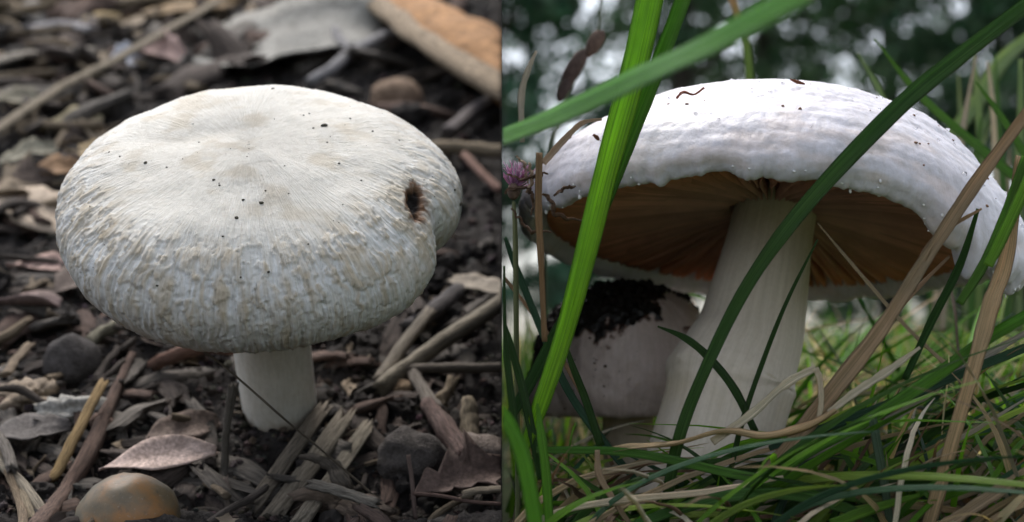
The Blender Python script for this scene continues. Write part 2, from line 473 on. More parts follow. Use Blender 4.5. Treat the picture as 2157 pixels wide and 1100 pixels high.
# ------------------------------------------------------------------ trees beyond the meadow
def crown_mesh(seed, rx, h, n, clumps, leaf):
    rs = np.random.default_rng(seed)
    zc = rs.random(clumps) ** 0.9 * h * 0.95 + 0.2
    rad = rx * np.clip(1.15 - 0.75 * zc / h, 0.25, 1) * np.sqrt(rs.random(clumps)) ; th = rs.random(clumps) * 6.283
    C = np.stack([rad * np.cos(th), rad * np.sin(th), zc], -1); S = 0.22 + 0.3 * rs.random(clumps)
    k = rs.integers(0, clumps, n)
    d = rs.normal(size=(n, 3)); d /= np.linalg.norm(d, axis=1)[:, None]
    p = C[k] + d * (S[k] * (0.35 + 0.65 * rs.random(n)) )[:, None] * np.array([1.25, 1.25, 0.75])
    a = rs.normal(size=(n, 3)); a /= np.linalg.norm(a, axis=1)[:, None]
    b = np.cross(a, rs.normal(size=(n, 3))); b /= np.linalg.norm(b, axis=1)[:, None]
    nn = np.cross(a, b)
    L = (leaf * (0.6 + 0.8 * rs.random(n)))[:, None]
    V = np.stack([p - a * L * 0.5, p + b * L * 0.27 + nn * L * 0.06, p + a * L * 0.5 - nn * L * 0.08, p - b * L * 0.27 + nn * L * 0.06], 1).reshape(-1, 3)
    q = np.arange(n * 4).reshape(-1, 4)
    base = np.array([0.075, 0.145, 0.085]) * (0.55 + 0.9 * rs.random((n, 1))) * (0.75 + 0.5 * rs.random((clumps, 1)))[k]
    base[:, 0] *= 0.8 + 0.6 * rs.random(n)
    return mesh_np('crown', V, q, M['leaf'], tint=np.repeat(base, 4, 0), smooth=False)
def trunk_mesh(seed, rx, h):
    rs = np.random.default_rng(seed + 50)
    V, Q, T, n0 = [], [], [], 0
    parts = [(catmull([(0, 0, -0.2), (0.05, 0.03, h * 0.3), (-0.05, 0.02, h * 0.6), (0.02, 0, h * 0.97)], 14), [0.16, 0.12, 0.08, 0.02])]
    for i in range(11):
        z = h * (0.12 + 0.07 * i); a = rs.random() * 6.28; l = rx * (1.0 - 0.6 * z / h)
        parts.append((catmull([(0, 0, z), (l * 0.5 * math.cos(a), l * 0.5 * math.sin(a), z + 0.25 * l), (l * math.cos(a), l * math.sin(a), z + 0.75 * l)], 7), [0.05, 0.03, 0.008]))
    for pth, r in parts:
        v, q, t, uv = tube_data(pth, r, 8, seed=seed, ragged=0.1)
        V.append(v); Q.append(q + n0); T.append(t + n0); n0 += len(v)
    return mesh_np('trunk', np.concatenate(V), np.concatenate(Q), M['bark'], tris=np.concatenate(T))
CROWNS = [(crown_mesh(1, 1.25, 7.0, 15000, 120, 0.15), trunk_mesh(1, 1.25, 7.0)),
          (crown_mesh(2, 1.05, 6.6, 6500, 85, 0.14), trunk_mesh(2, 1.05, 6.6)),
          (crown_mesh(3, 1.5, 6.2, 8000, 100, 0.15), trunk_mesh(3, 1.5, 6.2))]
TREES = [  # x, y, kind, scale, rotation, colour, label
    (-0.15, 12.6, 0, 1.0, 0.4, (0.75, 0.95, 1.0), 'dense dark tree beyond the meadow, left of the bright sky gap'),
    (1.75, 13.5, 1, 1.0, 1.9, (1.0, 1.1, 1.0), 'loose pale tree beyond the meadow, right of the bright sky gap'),
    (2.75, 15.0, 2, 1.05, 3.3, (0.9, 1.0, 0.95), 'spreading tree beyond the meadow behind the dome of the large cap'),
    (3.9, 14.2, 1, 1.0, 5.0, (1.05, 1.15, 0.9), 'thin tree beyond the meadow with big patches of sky between its branches'),
    (5.1, 13.4, 0, 1.0, 2.6, (0.8, 0.95, 0.9), 'dense dark tree beyond the meadow over the tangle of pale grass'),
    (6.9, 15.0, 2, 1.1, 0.9, (0.9, 1.0, 0.9), 'broad tree beyond the meadow past the dense dark ones'),
    (-2.6, 13.2, 2, 1.1, 4.4, (0.85, 1.0, 0.95), 'broad tree beyond the soil bank'),
]
for x, y, k, s, rz, c, lab in TREES:
    t = thing('tree', (x, y, 0), lab, 'tree', 'trees beyond the meadow')
    t.scale = (s, s, s); t.rotation_euler = (0, 0, rz)
    link('crown', CROWNS[k][0], t, color=c)
    link('trunk', CROWNS[k][1], t, color=(0.07, 0.06, 0.05))

# ------------------------------------------------------------------ lathe for mushroom caps
def lathe_grid(profile, nrow, ncol, unit):
    p = np.array(profile, float)
    seg = np.concatenate([[0], np.cumsum(np.linalg.norm(np.diff(p, axis=0), axis=1))]); s = np.linspace(0, 1, 400)
    pc = catmull(p, 800); sc = np.concatenate([[0], np.cumsum(np.linalg.norm(np.diff(pc, axis=0), axis=1))])
    s = np.linspace(0, sc[-1], nrow)
    r = np.maximum(np.interp(s, sc, pc[:, 0]), 0.02); z = np.interp(s, sc, pc[:, 1])
    th = np.linspace(-np.pi, np.pi, ncol, endpoint=False) - np.pi / 2       # the join sits at the back
    return r[:, None] + 0 * th[None], z[:, None] + 0 * th[None], th[None] + 0 * r[:, None], s[:, None] + 0 * th[None]
def grid_normals(V):
    du = np.roll(V, -1, 1) - np.roll(V, 1, 1); dv = np.gradient(V, axis=0)
    n = np.cross(du, dv); n /= np.linalg.norm(n, axis=2)[..., None] + 1e-12
    return n
def lathe_mesh(name, V, mat, tint, uvs):
    nr, nc, _ = V.shape
    return mesh_np(name, V.reshape(-1, 3), grid_quads(nr, nc, True)[:, ::-1], mat, uv=uvs.reshape(-1, 2), tint=tint.reshape(-1, 3))
def ang(a, b): return np.abs((a - b + np.pi) % (2 * np.pi) - np.pi)

def gills_mesh(n, r0, r1, z0, z1, depth, unit, tint_in, tint_out, seed, th_w=2.2, lag=0.0):
    rs = np.random.default_rng(seed); V, Q, C = [], [], []; b = 0
    ts = np.linspace(0, 1, 12)
    for i in range(n):
        short = i % 3
        t0 = (0, 0.5, 0.28)[short] + rs.random() * 0.04
        a0 = (i + 0.35 * rs.normal()) / n * 2 * np.pi
        tt = t0 + (1 - t0) * ts
        r = r0 + (r1 - r0) * tt
        z = z0 + (z1 - z0) * tt ** 1.4
        d = depth * np.sin(np.pi * np.clip(0.12 + 0.8 * (1 - ts) ** (0.8 if short else 0.45), 0, 1)) ** 0.6 * np.where(ts < 0.1, 0.35 if short else 1, 1)
        a = a0 + 0.012 * np.sin(tt * 7 + rs.random() * 6) + lag * (tt - 0.5)
        w = th_w / np.maximum(r, 30)
        for sgn, zz in ((-1, z + depth * 0.9), (1, z + depth * 0.9), (1, z - d * 0.4), (-1, z - d * 0.4)):
            k = 1.0 if zz is not None else 0
            ww = w * (1.0 if (zz > z).all() else 0.35)
            V.append(np.stack([r * np.cos(a + sgn * ww / 2), r * np.sin(a + sgn * ww / 2), zz], -1) * unit)
        m = len(ts)
        for u in range(4):
            p, q2 = b + u * m, b + ((u + 1) % 4) * m
            j = np.arange(m - 1); Q.append(np.stack([p + j, p + j + 1, q2 + j + 1, q2 + j], -1))
        Q.append(np.array([[b, b + m, b + 2 * m, b + 3 * m], [b + m - 1, b + 4 * m - 1, b + 3 * m - 1, b + 2 * m - 1]]))
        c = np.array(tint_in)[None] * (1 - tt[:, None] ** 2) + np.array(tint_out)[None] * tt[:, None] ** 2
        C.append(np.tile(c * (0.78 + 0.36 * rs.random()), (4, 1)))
        b += 4 * m
    return mesh_np('gills', np.concatenate(V), np.concatenate(Q), M['gill'], tint=np.concatenate(C))

def specks_mesh(pts, sizes, seed, sub=1, squash=(1, 1, 0.7)):
    V, T = [], []; b = 0
    for i, (p, s) in enumerate(zip(pts, sizes)):
        v, f = lump_data(s, seed + i, sub, squash, 0.35)
        V.append(v + np.array(p)); T.append(f + b); b += len(v)
    return mesh_np('specks', np.concatenate(V), None, M['bare'], tris=np.concatenate(T))

# ------------------------------------------------------------------ left mushroom
def left_mushroom():
    U = LM_U
    loc = LM_LOC
    tilt = LM_TILT
    # the empty stands where the stem enters the soil
    rot = Matrix.Rotation(tilt, 4, 'X')
    base = loc - (rot @ Vector((0, 0, LM_H * U)))
    root = thing('white_mushroom', base, 'squat white mushroom with dry fibrous cap standing in dark mulch', 'mushroom')
    root.rotation_euler = (tilt, 0, 0)
    H0 = LM_H
    prof = [(0, 262), (110, 262), (205, 252), (295, 232), (360, 203), (405, 165), (425, 122), (423, 80), (408, 44), (388, 18), (368, 3), (352, 0), (343, 8), (300, 34), (200, 52), (84, 64)]
    r, z, th, s = lathe_grid(prof, 300, 900, U)
    smax = s.max()
    outer = s < 700                                        # upper face down to the rim
    cx, cy = np.cos(th), np.sin(th)
    side = sstep(300, 560, s)
    # overall shape: uneven lobes, a pinched notch on the right running up to the rot hole
    lob = 1 + 0.012 * np.cos(2 * th + 0.6) + 0.010 * np.cos(3 * th - 1.0) + 0.006 * np.sin(5 * th)
    dn = ang(th, R(-15)); notch = np.exp(-(dn / R(6.0)) ** 2) * sstep(380, 560, s)
    lobe2 = np.exp(-((ang(th, R(8))) / R(15)) ** 2) * sstep(330, 520, s)
    fr = np.exp(-((ang(th, R(-36))) / R(17)) ** 2) * sstep(400, 560, s)
    r = r * lob - 46 * notch + 16 * lobe2 + 24 * fr
    z = z + 9 * fbm(r * cx / 160, r * cy / 160, octv=3, seed=5) * sstep(760, 400, s)
    z = z - 14 * np.exp(-((r * cx + 110) ** 2 / 130 ** 2 + (r * cy - 60) ** 2 / 50 ** 2)) + 6 * np.exp(-((r * cx - 60) ** 2 + (r * cy + 90) ** 2) / 90 ** 2)
    z = z + 10 * np.cos(th * 2 - 0.4) * sstep(450, 640, s) * 0.5 + 5 * fbm(cx * 3, cy * 3, octv=3, seed=66) * sstep(520, 640, s)
    V = np.stack([r * cx, r * cy, z], -1)
    N = grid_normals(V)
    N *= np.sign((N[40, 0] * np.array([0, 0, 1])).sum())
    X, Y = V[..., 0], V[..., 1]
    av = th * 400                                            # arc coordinate in the same units as s
    wob = 14 * fbm(av / 60, s / 60, octv=3, seed=8)
    fibre = vnoise((av + wob) / 4.2, s / 46, seed=31) * 0.6 + vnoise((av + wob) / 2.3, s / 30, seed=32) * 0.4
    curl = fbm(av / 9, s / 9, octv=3, seed=35)
    band = sstep(250, 420, s) * sstep(690, 640, s)
    streak = vnoise((av + wob * 1.5) / 7, s / 70, seed=37) * 0.6 + vnoise((av + wob) / 13, s / 110, seed=38) * 0.4
    mid = sstep(270, 360, s) * sstep(560, 430, s)            # the zone of torn scales
    front = 0.35 + 0.65 * sstep(0.5, -0.6, cy)
    cell = fbm(av / 24 + wob / 20, s / 26, octv=5, seed=41)
    scale = sstep(-0.02, 0.06, cell + 0.25 * fibre) * mid * front
    crack = np.exp(-(np.abs(fbm(av / 22 + wob / 30, s / 60, octv=3, seed=47)) / 0.035) ** 2) * sstep(300, 420, s) * sstep(640, 520, s) * front
    pores = fbm(X / 26, Y / 26, octv=4, seed=51)
    steps = np.exp(-(np.abs(fbm(X / 70, Y / 40, octv=4, seed=53)) / 0.03) ** 2) * sstep(430, 300, s)
    disp = band * front * (2.6 * fibre + 1.0 * curl + 2.2 * streak) + 3.4 * scale - 3.2 * crack + 1.0 * pores * sstep(700, 600, s) - 0.7 * steps * sstep(-0.2, 0.4, fbm(X / 120, Y / 120, octv=2, seed=54))
    hole_r = np.sqrt(np.clip(((X - 356) / 17) ** 2 + ((Y + 106) / 40) ** 2 + 0.5 * fbm(X / 12, Y / 12, octv=2, seed=77), 0, None))
    hole = np.exp(-np.clip(hole_r, 0, 9) ** 4) * outer
    disp -= 26 * hole
    V = V + N * disp[..., None]
    # pigment
    white = np.array([0.715, 0.69, 0.63]); cool = np.array([0.74, 0.75, 0.75]); beige = np.array([0.50, 0.42, 0.30]); rotc = np.array([0.16, 0.085, 0.045]); black = np.array([0.012, 0.008, 0.006])
    col = white[None, None] + 0 * V
    col = col * (0.97 + 0.05 * pores[..., None])
    def mixin(c, w): 
        return col * (1 - w[..., None]) + c * w[..., None]
    col = mixin(cool, np.clip(band * (0.5 + 0.8 * fibre), 0, 0.9))
    col = mixin(beige, np.clip(scale * (0.5 + 0.6 * fbm(av / 16, s / 16, octv=3, seed=61)), 0, 0.85))
    col = mixin(beige, np.clip(sstep(0.1, 0.6, fbm(X / 80, Y / 55, octv=4, seed=63)) * 0.45 * sstep(520, 350, s), 0, 1))
    col = mixin(beige * 0.9, np.clip(0.45 * sstep(0.05, 0.5, fbm(av / 40, s / 22, octv=4, seed=64)) * sstep(470, 600, s), 0, 1))
    col = mixin(beige * 1.05, np.clip(0.75 * sstep(0.0, 0.7, streak) * band * front, 0, 1))
    col = mixin(cool * 1.05, np.clip(0.6 * sstep(0.05, 0.6, -streak) * band * front, 0, 1))
    stain = np.exp(-np.clip((hole_r - 0.9) / 1.5, 0, 9) ** 1.6) * outer
    col = mixin(beige * 0.8, np.clip(stain * (0.45 + 0.6 * fbm(X / 10, Y / 10, octv=3, seed=81)), 0, 0.8))
    col = mixin(rotc, np.clip(sstep(1.75, 1.0, hole_r + 0.5 * fbm(X / 7, Y / 7, octv=3, seed=83)) * outer, 0, 1))
    col = mixin(black, np.clip(sstep(1.0, 0.75, hole_r) * outer, 0, 1))
    rimc = sstep(625, 650, s) * sstep(690, 665, s) * sstep(0.1, 0.4, fbm(av / 14, s / 8, octv=3, seed=91))
    col = mixin(np.array([0.10, 0.07, 0.05]), np.clip(rimc, 0, 0.9))
    under = sstep(690, 720, s)
    col = mixin(np.array([0.3, 0.2, 0.16]), under)
    uvs = np.stack([(th - th.min()) / 6.2832, s / 1000], -1)
    Vm = V * U + np.array([0, 0, H0 * U])
    cap = link('cap', lathe_mesh('cap', Vm, M['cap_dry'], np.clip(col, 0, 1), uvs), root)
    # torn veil threads and dirt along the rim
    pts, sz = [], []
    rs = np.random.default_rng(5)
    irow = int(np.argmin(np.abs(s[:, 0] - 668)))
    for i in range(150):
        j = rs.integers(0, Vm.shape[1]); p = Vm[irow + rs.integers(-5, 8), j]
        pts.append(p); sz.append(U * (1.2 + 2.6 * rs.random() ** 2))
    ve = link('veil_crumbs', specks_mesh(pts, sz, 300), cap, kind='stuff', color=(0.09, 0.06, 0.045))
    # dark specks of dirt on the top
    targets = [(682, 265, 8), (575, 188, 5), (307, 343, 5), (450, 378, 4), (497, 460, 5), (512, 422, 4), (551, 428, 5), (560, 402, 3), (640, 243, 3), (652, 240, 2.5), (660, 270, 3), (737, 250, 3),
               (786, 276, 3), (690, 300, 3), (715, 345, 3), (230, 320, 3), (254, 330, 3), (352, 352, 3), (462, 390, 3), (470, 498, 3), (567, 573, 4), (650, 515, 2.5), (970, 430, 6), (958, 398, 4), (930, 610, 4), (505, 585, 3), (330, 600, 3), (840, 296, 2.5), (600, 350, 2), (420, 300, 2.5), (520, 330, 2), (760, 380, 2.5)]
    pts, sz = [], []
    flat = Vm[:irow].reshape(-1, 3)
    wm = np.array(Matrix.Translation(base) @ rot_m(tilt))
    wpos = flat @ wm[:3, :3].T + wm[:3, 3]
    spx = wpos[:, 0] / wpos[:, 1] / K + SEAM; spy = HOR - (wpos[:, 2] - CAM_Z) / wpos[:, 1] / K
    nw = (N[:irow].reshape(-1, 3)) @ wm[:3, :3].T
    vis = (nw * (np.array([0, 0, CAM_Z]) - wpos)).sum(1) > 0
    for a, b, c in targets:
        d2 = (spx - a) ** 2 + (spy - b) ** 2 + np.where(vis, 0, 1e6)
        k = int(np.argmin(d2)); pts.append(flat[k]); sz.append(c * U * 0.95)
    for _ in range(90):
        k = rs.integers(0, len(flat)); pts.append(flat[k]); sz.append(U * (0.7 + 1.3 * rs.random() ** 2))
    link('dirt_specks', specks_mesh(pts, sz, 500, 1, (1, 1, 0.6)), cap, kind='stuff', color=(0.06, 0.055, 0.04))
    link('gills', gills_mesh(240, 86, 345, 50, 24, 30, U, (0.2, 0.1, 0.08), (0.25, 0.14, 0.11), 3), root, (0, 0, H0 * U), kind='stuff')
    # stem, slightly waisted, running a little below the soil
    path = catmull([(0, 0, (H0 + 75) * U), (-6 * U, 0, 300 * U), (-8 * U, 0, 120 * U), (-8 * U, 0, -70 * U)], 60)
    v, q, t, uv = tube_data(path, np.array([86, 88, 91, 91, 90, 84]) * U, 72, rough=0.012, seed=4, ragged=0.02, stretch=0.05, hint=(0, 1, 0))
    zc = v[:, 2] / U
    dirt = sstep(80, 10, zc + 40 * fbm(v[:, 0] / U / 25, v[:, 2] / U / 25, v[:, 1] / U / 25, 3, 6))
    c = np.array([0.64, 0.62, 0.56])[None] * (1 - dirt[:, None]) + np.array([0.34, 0.27, 0.2])[None] * dirt[:, None]
    link('stem', mesh_np('stem', v, q, M['stem'], uv=uv, tint=c, tris=t), root)
    # ragged brown veil collar just under the gills
    th2 = np.linspace(0, 2 * np.pi, 160, endpoint=False); zz = np.linspace(0, 1, 10)[:, None]
    drop = 22 + 14 * fbm(np.cos(th2) * 3, np.sin(th2) * 3, octv=4, seed=15)
    rr = 84 + 9 * np.sin(zz * 3.1) + 2 * fbm(np.cos(th2)[None] * 6 + 0 * zz, np.sin(th2)[None] * 6 + zz * 3, octv=3, seed=16)
    Vc = np.stack([rr * np.cos(th2), rr * np.sin(th2), (H0 + 30 - zz * (drop[None] + 22)) + 0 * rr], -1) * U
    link('veil_collar', lathe_mesh('veil_collar', Vc, M['cap_dry'], np.tile(np.array([0.22, 0.13, 0.1]), (10, 160, 1)), np.stack(np.broadcast_arrays(th2[None] / 6.28, zz), -1)), root)
def rot_m(t): return Matrix.Rotation(t, 4, 'X')
left_mushroom()

# ------------------------------------------------------------------ litter on the bank
def stick(name, pix, r_px, lift, color, label, cat='stick', flat=1.0, group=None, rough=0.15, nring=12, taper=None, n=None, mat='wood', seed=None, ragged=0.7, parent=None, grain=3.0, at=None, wob=0.18):
    seed = seed if seed is not None else random.randrange(9999)
    pts = []
    lifts = lift if isinstance(lift, (list, tuple)) else [lift] * len(pix)
    for (px, py), lf in zip(pix, lifts):
        if at is not None: pts.append(np.array(P(px, py, at)))
        else:
            # the thing stands lf metres above the slope: take the slope point behind it and come back along the line of sight
            h = bank_hit(px, py); d = np.array(P(px, py, 1.0)) - np.array([0, 0, CAM_Z]); d /= np.linalg.norm(d)
            pts.append(h - d * lf / max(0.25, -d.dot(BN)))
    y = pts[0][1]
    path = catmull(pts, n or max(14, 6 * len(pts)))
    jit = fbm(np.arange(len(path)) * 0.45 + seed, np.arange(len(path)) * 0.0, octv=3, seed=seed)
    rad = np.array(taper if taper else [1, 1]) * r_px * K * y
    path = path + BN[None] * jit[:, None] * rad.mean() * wob + np.array([1, 0, 0])[None] * np.roll(jit, 5)[:, None] * rad.mean() * wob
    v, q, t, uv = tube_data(path, rad, nring, flat, rough, tuple(BN), seed, ragged, grain, 0.05 if rough < 0.25 else 0.15)
    loc = Vector(path[0])
    me = mesh_np(name, v - np.array(loc), q, M[mat], uv=uv, tris=t)
    if v[:, 0].max() > -0.0002: clip_side(me, -0.0002 - loc.x, False)
    return link(name, me, parent, None if parent else loc, None if parent else label, None if parent else cat, group, color=color)

def lump(name, px, py, r_px, color, label, cat, squash=(1, 1, 0.7), sub=3, rough=0.25, lift=0.3, mat='clod', seed=None, rz=0, facet=0, group=None, tilt=None):
    seed = seed if seed is not None else random.randrange(9999)
    h = bank_hit(px, py); rad = r_px * K * h[1]
    v, f = lump_data(rad, seed, sub, squash, rough, facet=facet)
    me = mesh_np(name, v, None, M[mat], tris=f)
    d = np.array(P(px, py, 1.0)) - np.array([0, 0, CAM_Z]); d /= np.linalg.norm(d)
    loc = h - d * rad * squash[2] * lift / 0.6
    o = link(name, me, None, Vector(loc), label, cat, group, color=color)
    o.rotation_euler = (R(31) if tilt is None else tilt, 0, rz)
    if (loc[0] + rad * 1.4) > -0.0002:
        me.transform(o.rotation_euler.to_matrix().to_4x4()); o.rotation_euler = (0, 0, 0)
        clip_side(me, -0.0002 - loc[0], False)
    return o

def leafy(name, px, py, L_px, W_px, rz, color, label, lift=0.0015, curl=0.3, arch=0.25, tilt=(0, 0), seed=None, cat='leaf', twist=0.2, group=None, thick=0.0004, ragged=0.06):
    seed = seed if seed is not None else random.randrange(9999)
    h = bank_hit(px, py); u = K * h[1]
    v, q, uv = leaf_data(L_px * u, W_px * u, seed, curl, arch, thick, twist=twist, ragged=ragged)
    me = mesh_np(name, v, q, M['litter'], uv=uv)
    rm = Matrix.Rotation(R(30), 4, 'X') @ Matrix.Rotation(rz, 4, 'Z') @ Matrix.Rotation(tilt[0], 4, 'X') @ Matrix.Rotation(tilt[1], 4, 'Y')
    me.transform(rm)
    d = np.array(P(px, py, 1.0)) - np.array([0, 0, CAM_Z]); d /= np.linalg.norm(d)
    loc = Vector(h - d * (lift / 0.6))
    if loc.x + max(vv.co.x for vv in me.vertices) > -0.0002: clip_side(me, -0.0002 - loc.x, False)
    return link(name, me, None, loc, label, cat, group, color=color)

TAN, GREY, DBR, RED = (0.30, 0.22, 0.13), (0.21, 0.19, 0.17), (0.085, 0.066, 0.054), (0.14, 0.08, 0.06)
# pieces one can pick out
lump('pebble', 270, 1092, 110, (1, 1, 1), 'smooth ochre and grey egg-shaped pebble below the pale pink leaf', 'pebble', (0.95, 0.85, 0.85), 4, 0.05, 0.75, 'pebble', 3)
leafy('dry_leaf', 335, 968, 236, 66, R(17), (0.54, 0.42, 0.375), 'pale pinkish dry leaf arching over the mulch beside the mushroom stem', 0.005, 0.25, 0.2, (R(18), 0), 5)
stick('dry_stalk', [(468, 1035), (472, 990), (478, 900), (492, 818)], 10, [0.0, 0.001, 0.010, 0.018], (0.16, 0.145, 0.125), 'thin upright grey stalk standing in front of the mushroom stem', 'stalk', rough=0.12, taper=[1.1, 0.95, 0.8, 1.1], ragged=1.2)
stick('ochre_stick', [(108, 1010), (200, 930), (320, 860), (428, 806)][:1] + [(118, 995), (165, 905), (218, 805)], 13, [0, 0.002, 0.006, 0.009], (0.36, 0.25, 0.12), 'ochre straw-like stick leaning over the mulch left of the pink leaf', flat=0.6, rough=0.08, taper=[1.1, 1, 0.9])
stick('brown_twig', [(70, 1120), (130, 1045), (190, 950), (240, 830), (280, 745)], 17, [0.001, 0.002, 0.003, 0.003, 0.004], (0.15, 0.10, 0.08), 'long reddish brown stem with a swollen joint beside the ochre stick', rough=0.14, taper=[1.2, 1, 1.25, 0.8, 0.55], nring=12)
lump('swollen_knot', 212, 890, 22, (0.15, 0.10, 0.08), 'small knotty brown lump on the reddish brown stem', 'knot', (1, 0.9, 0.9), 3, 0.3, 1.0)
sl = thing('split_wood', Vector(bank_hit(560, 1095)), 'weathered split wood piece of parallel strips right of the stem', 'wood')
for i, (dx, dy, r_) in enumerate([(-52, -22, 20), (-8, 0, 23), (40, 22, 20)]):
    o = stick('strip', [(590 + dx, 1080 + dy), (660 + dx, 985 + dy), (730 + dx, 885 + dy * 0.9)], r_, [0.002, 0.003, 0.004], (0.17 + 0.02 * i, 0.145 + 0.02 * i, 0.115 + 0.015 * i), None, flat=0.35, rough=0.16, ragged=1.6, grain=6, nring=30, n=26, wob=0.05)
    o.parent = sl; o.location = o.location - sl.location
    for k_ in ('label', 'category'):
        if k_ in o: del o[k_]
stick('bark_chunk', [(650, 1050), (720, 1062), (800, 1092)], 42, 0.004, (0.15, 0.115, 0.09), 'rotten bark chunk with crumbling reddish inside at the bank foot', 'bark', flat=0.75, rough=0.35, ragged=1.0, grain=2.4, nring=26, n=24, taper=[0.8, 1, 0.8])
stick('bark_strip', [(655, 1022), (715, 1035), (790, 1062)], 15, 0.010, (0.22, 0.20, 0.17), 'grey cracked bark strip lying on the rotten chunk', 'bark', flat=0.5, rough=0.3, ragged=1.2, nring=16, n=20)
stick('shrivelled_stalk', [(632, 962), (672, 968), (706, 985), (725, 1020), (735, 1040)], 9, [0.008, 0.009, 0.008, 0.006, 0.004], (0.14, 0.12, 0.10), 'shrivelled curling dark stalk above the rotten bark chunk', 'stalk', rough=0.5, nring=10, n=40, taper=[0.6, 1, 1.6, 1.8, 1])
lump('clod', 868, 968, 72, (0.085, 0.075, 0.07), 'rounded dark grey clod next to the dark hollow', 'clod', (1, 0.9, 0.85), 4, 0.16, 0.4, seed=12)
stick('reddish_stick', [(905, 855), (940, 905), (985, 972)], 24, [0.003, 0.004, 0.004], (0.14, 0.095, 0.085), 'short reddish brown stick pointing down past the dark clod', rough=0.1, taper=[0.8, 1, 1.1], ragged=0.6)
stick('grey_twig', [(862, 770), (890, 820), (925, 872)], 15, 0.003, (0.21, 0.185, 0.16), 'grey twig running from the pale stick fork to the reddish stick', taper=[0.9, 1, 1.4], rough=0.2)
stick('pale_stick', [(800, 818), (860, 770), (950, 708), (1075, 625)], 19, [0.002, 0.004, 0.006, 0.007], (0.27, 0.24, 0.19), 'long pale grey stick slanting past the right rim of the cap', rough=0.08)
stick('pale_stick', [(798, 802), (845, 735), (905, 655)], 15, [0.002, 0.005, 0.008], (0.24, 0.21, 0.17), 'pale stick leaning under the cap rim, crossing the long one at its foot', rough=0.08, flat=0.7)
stick('dark_stick', [(860, 690), (915, 655), (965, 615)], 20, 0.004, (0.11, 0.10, 0.10), 'dark grey stick lying behind the two crossed pale sticks', rough=0.1)
stick('thin_stick', [(835, 780), (920, 776), (1070, 774)], 11, 0.004, (0.2, 0.175, 0.15), 'thin level stick right of the crossed pale sticks', rough=0.1)
stick('stub', [(988, 930), (990, 885), (988, 842)], 19, [0.001, 0.003, 0.006], (0.30, 0.25, 0.18), 'short pale stub standing upright in the mulch', rough=0.1, ragged=0.2, taper=[0.9, 1, 1, 0.75], n=16)
leafy('leaf_scrap', 975, 1015, 230, 110, R(28), (0.125, 0.088, 0.075), 'large folded dark brown leaf scrap in front of the clod', 0.006, 0.5, 0.12, (R(10), 0), 17, ragged=0.16)
stick('thin_spike', [(860, 960), (868, 1010), (872, 1060), (876, 1090)], 4.5, [0.012, 0.009, 0.006, 0.003], (0.22, 0.16, 0.14), 'thin upright spike in front of the dark clod', 'spike', rough=0.1)
stick('rootlet', [(870, 1040), (930, 1045), (1000, 1058), (1070, 1062)], 4, 0.009, (0.2, 0.13, 0.11), 'fine reddish rootlet lying over the folded brown leaf scrap', 'rootlet', rough=0.1, n=30)
stick('pale_splinter', [(975, 1040), (1020, 1032), (1075, 1030)], 11, 0.010, (0.3, 0.25, 0.19), 'pale splinter on the folded brown leaf scrap', 'splinter', flat=0.5, rough=0.25)
stick('fine_strand', [(425, 738), (470, 770), (545, 835), (590, 875), (650, 925), (720, 985), (800, 1055)], 2.6, [0.036, 0.034, 0.030, 0.026, 0.019, 0.011, 0.003], (0.2, 0.17, 0.13), 'single fine dry strand stretched across the mushroom stem', 'strand', rough=0.05, nring=6, n=60)
leafy('dry_leaf', 55, 440, 270, 190, R(-35), (0.37, 0.30, 0.23), 'large beige dead leaf with a dark hole behind the cap', 0.006, 0.15, 0.1, (0, 0), 21)
leafy('dry_leaf', 40, 645, 170, 75, R(4), (0.17, 0.125, 0.115), 'dull mauve dead leaf with rolled edge behind the left of the cap', 0.006, 0.5, 0.1, (R(-25), 0), 22)
leafy('dry_leaf', 80, 562, 130, 60, R(-5), (0.33, 0.23, 0.2), 'small pinkish dead leaf below the large beige one', 0.004, 0.3, 0.15, (0, 0), 23)
leafy('dry_leaf', 170, 600, 150, 80, R(50), (0.13, 0.10, 0.085), 'dull brown leaf tucked beneath the left cap rim', 0.004, 0.3, 0.2, (0, 0), 24)
stick('long_straw', [(-20, 285), (110, 195), (290, 100), (520, -35)], 15, [0.008, 0.010, 0.012, 0.012], (0.25, 0.21, 0.155), 'long pale straw lying slantwise up the bank behind the cap', flat=0.5, rough=0.05, n=30)
stick('broad_straw', [(-20, 130), (80, 112), (190, 108)], 20, 0.008, (0.26, 0.235, 0.2), 'broad pale straw lying level above the long slanting one', flat=0.35, rough=0.08)
stick('grey_straw', [(60, 62), (130, 50), (190, 62)], 16, 0.006, (0.27, 0.26, 0.27), 'short lilac grey straw at the head of the bank', flat=0.4, rough=0.08)
leafy('paper_scrap', 268, 128, 78, 60, R(20), (0.5, 0.52, 0.58), 'small bluish white scrap beside the long slanting straw', 0.008, 0.3, 0.2, (R(20), 0), 31, 'scrap')
leafy('pink_petal', 342, 122, 120, 90, R(-20), (0.42, 0.3, 0.27), 'pinkish curled petal-like leaf next to the bluish white scrap', 0.008, 0.5, 0.25, (R(10), 0), 32)
leafy('grey_leaf', 600, 95, 430, 430, R(20), (0.24, 0.235, 0.215), 'very large grey-green dead leaf behind the top of the cap', 0.010, 0.1, 0.1, (0, R(-8)), 33, ragged=0.03)
leafy('dry_leaf', 390, 28, 260, 90, R(30), (0.27, 0.19, 0.11), 'ochre dead leaf beside the very large grey one', 0.008, 0.2, 0.1, (0, 0), 34)
stick('wood_slab', [(800, -25), (900, 40), (1000, 98), (1130, 180)], 70, 0.012, (0.36, 0.20, 0.095), 'thick orange-brown wooden slab at the head of the bank', 'wood', flat=0.45, rough=0.06, nring=18, n=24, taper=[0.8, 1, 1, 1.1])
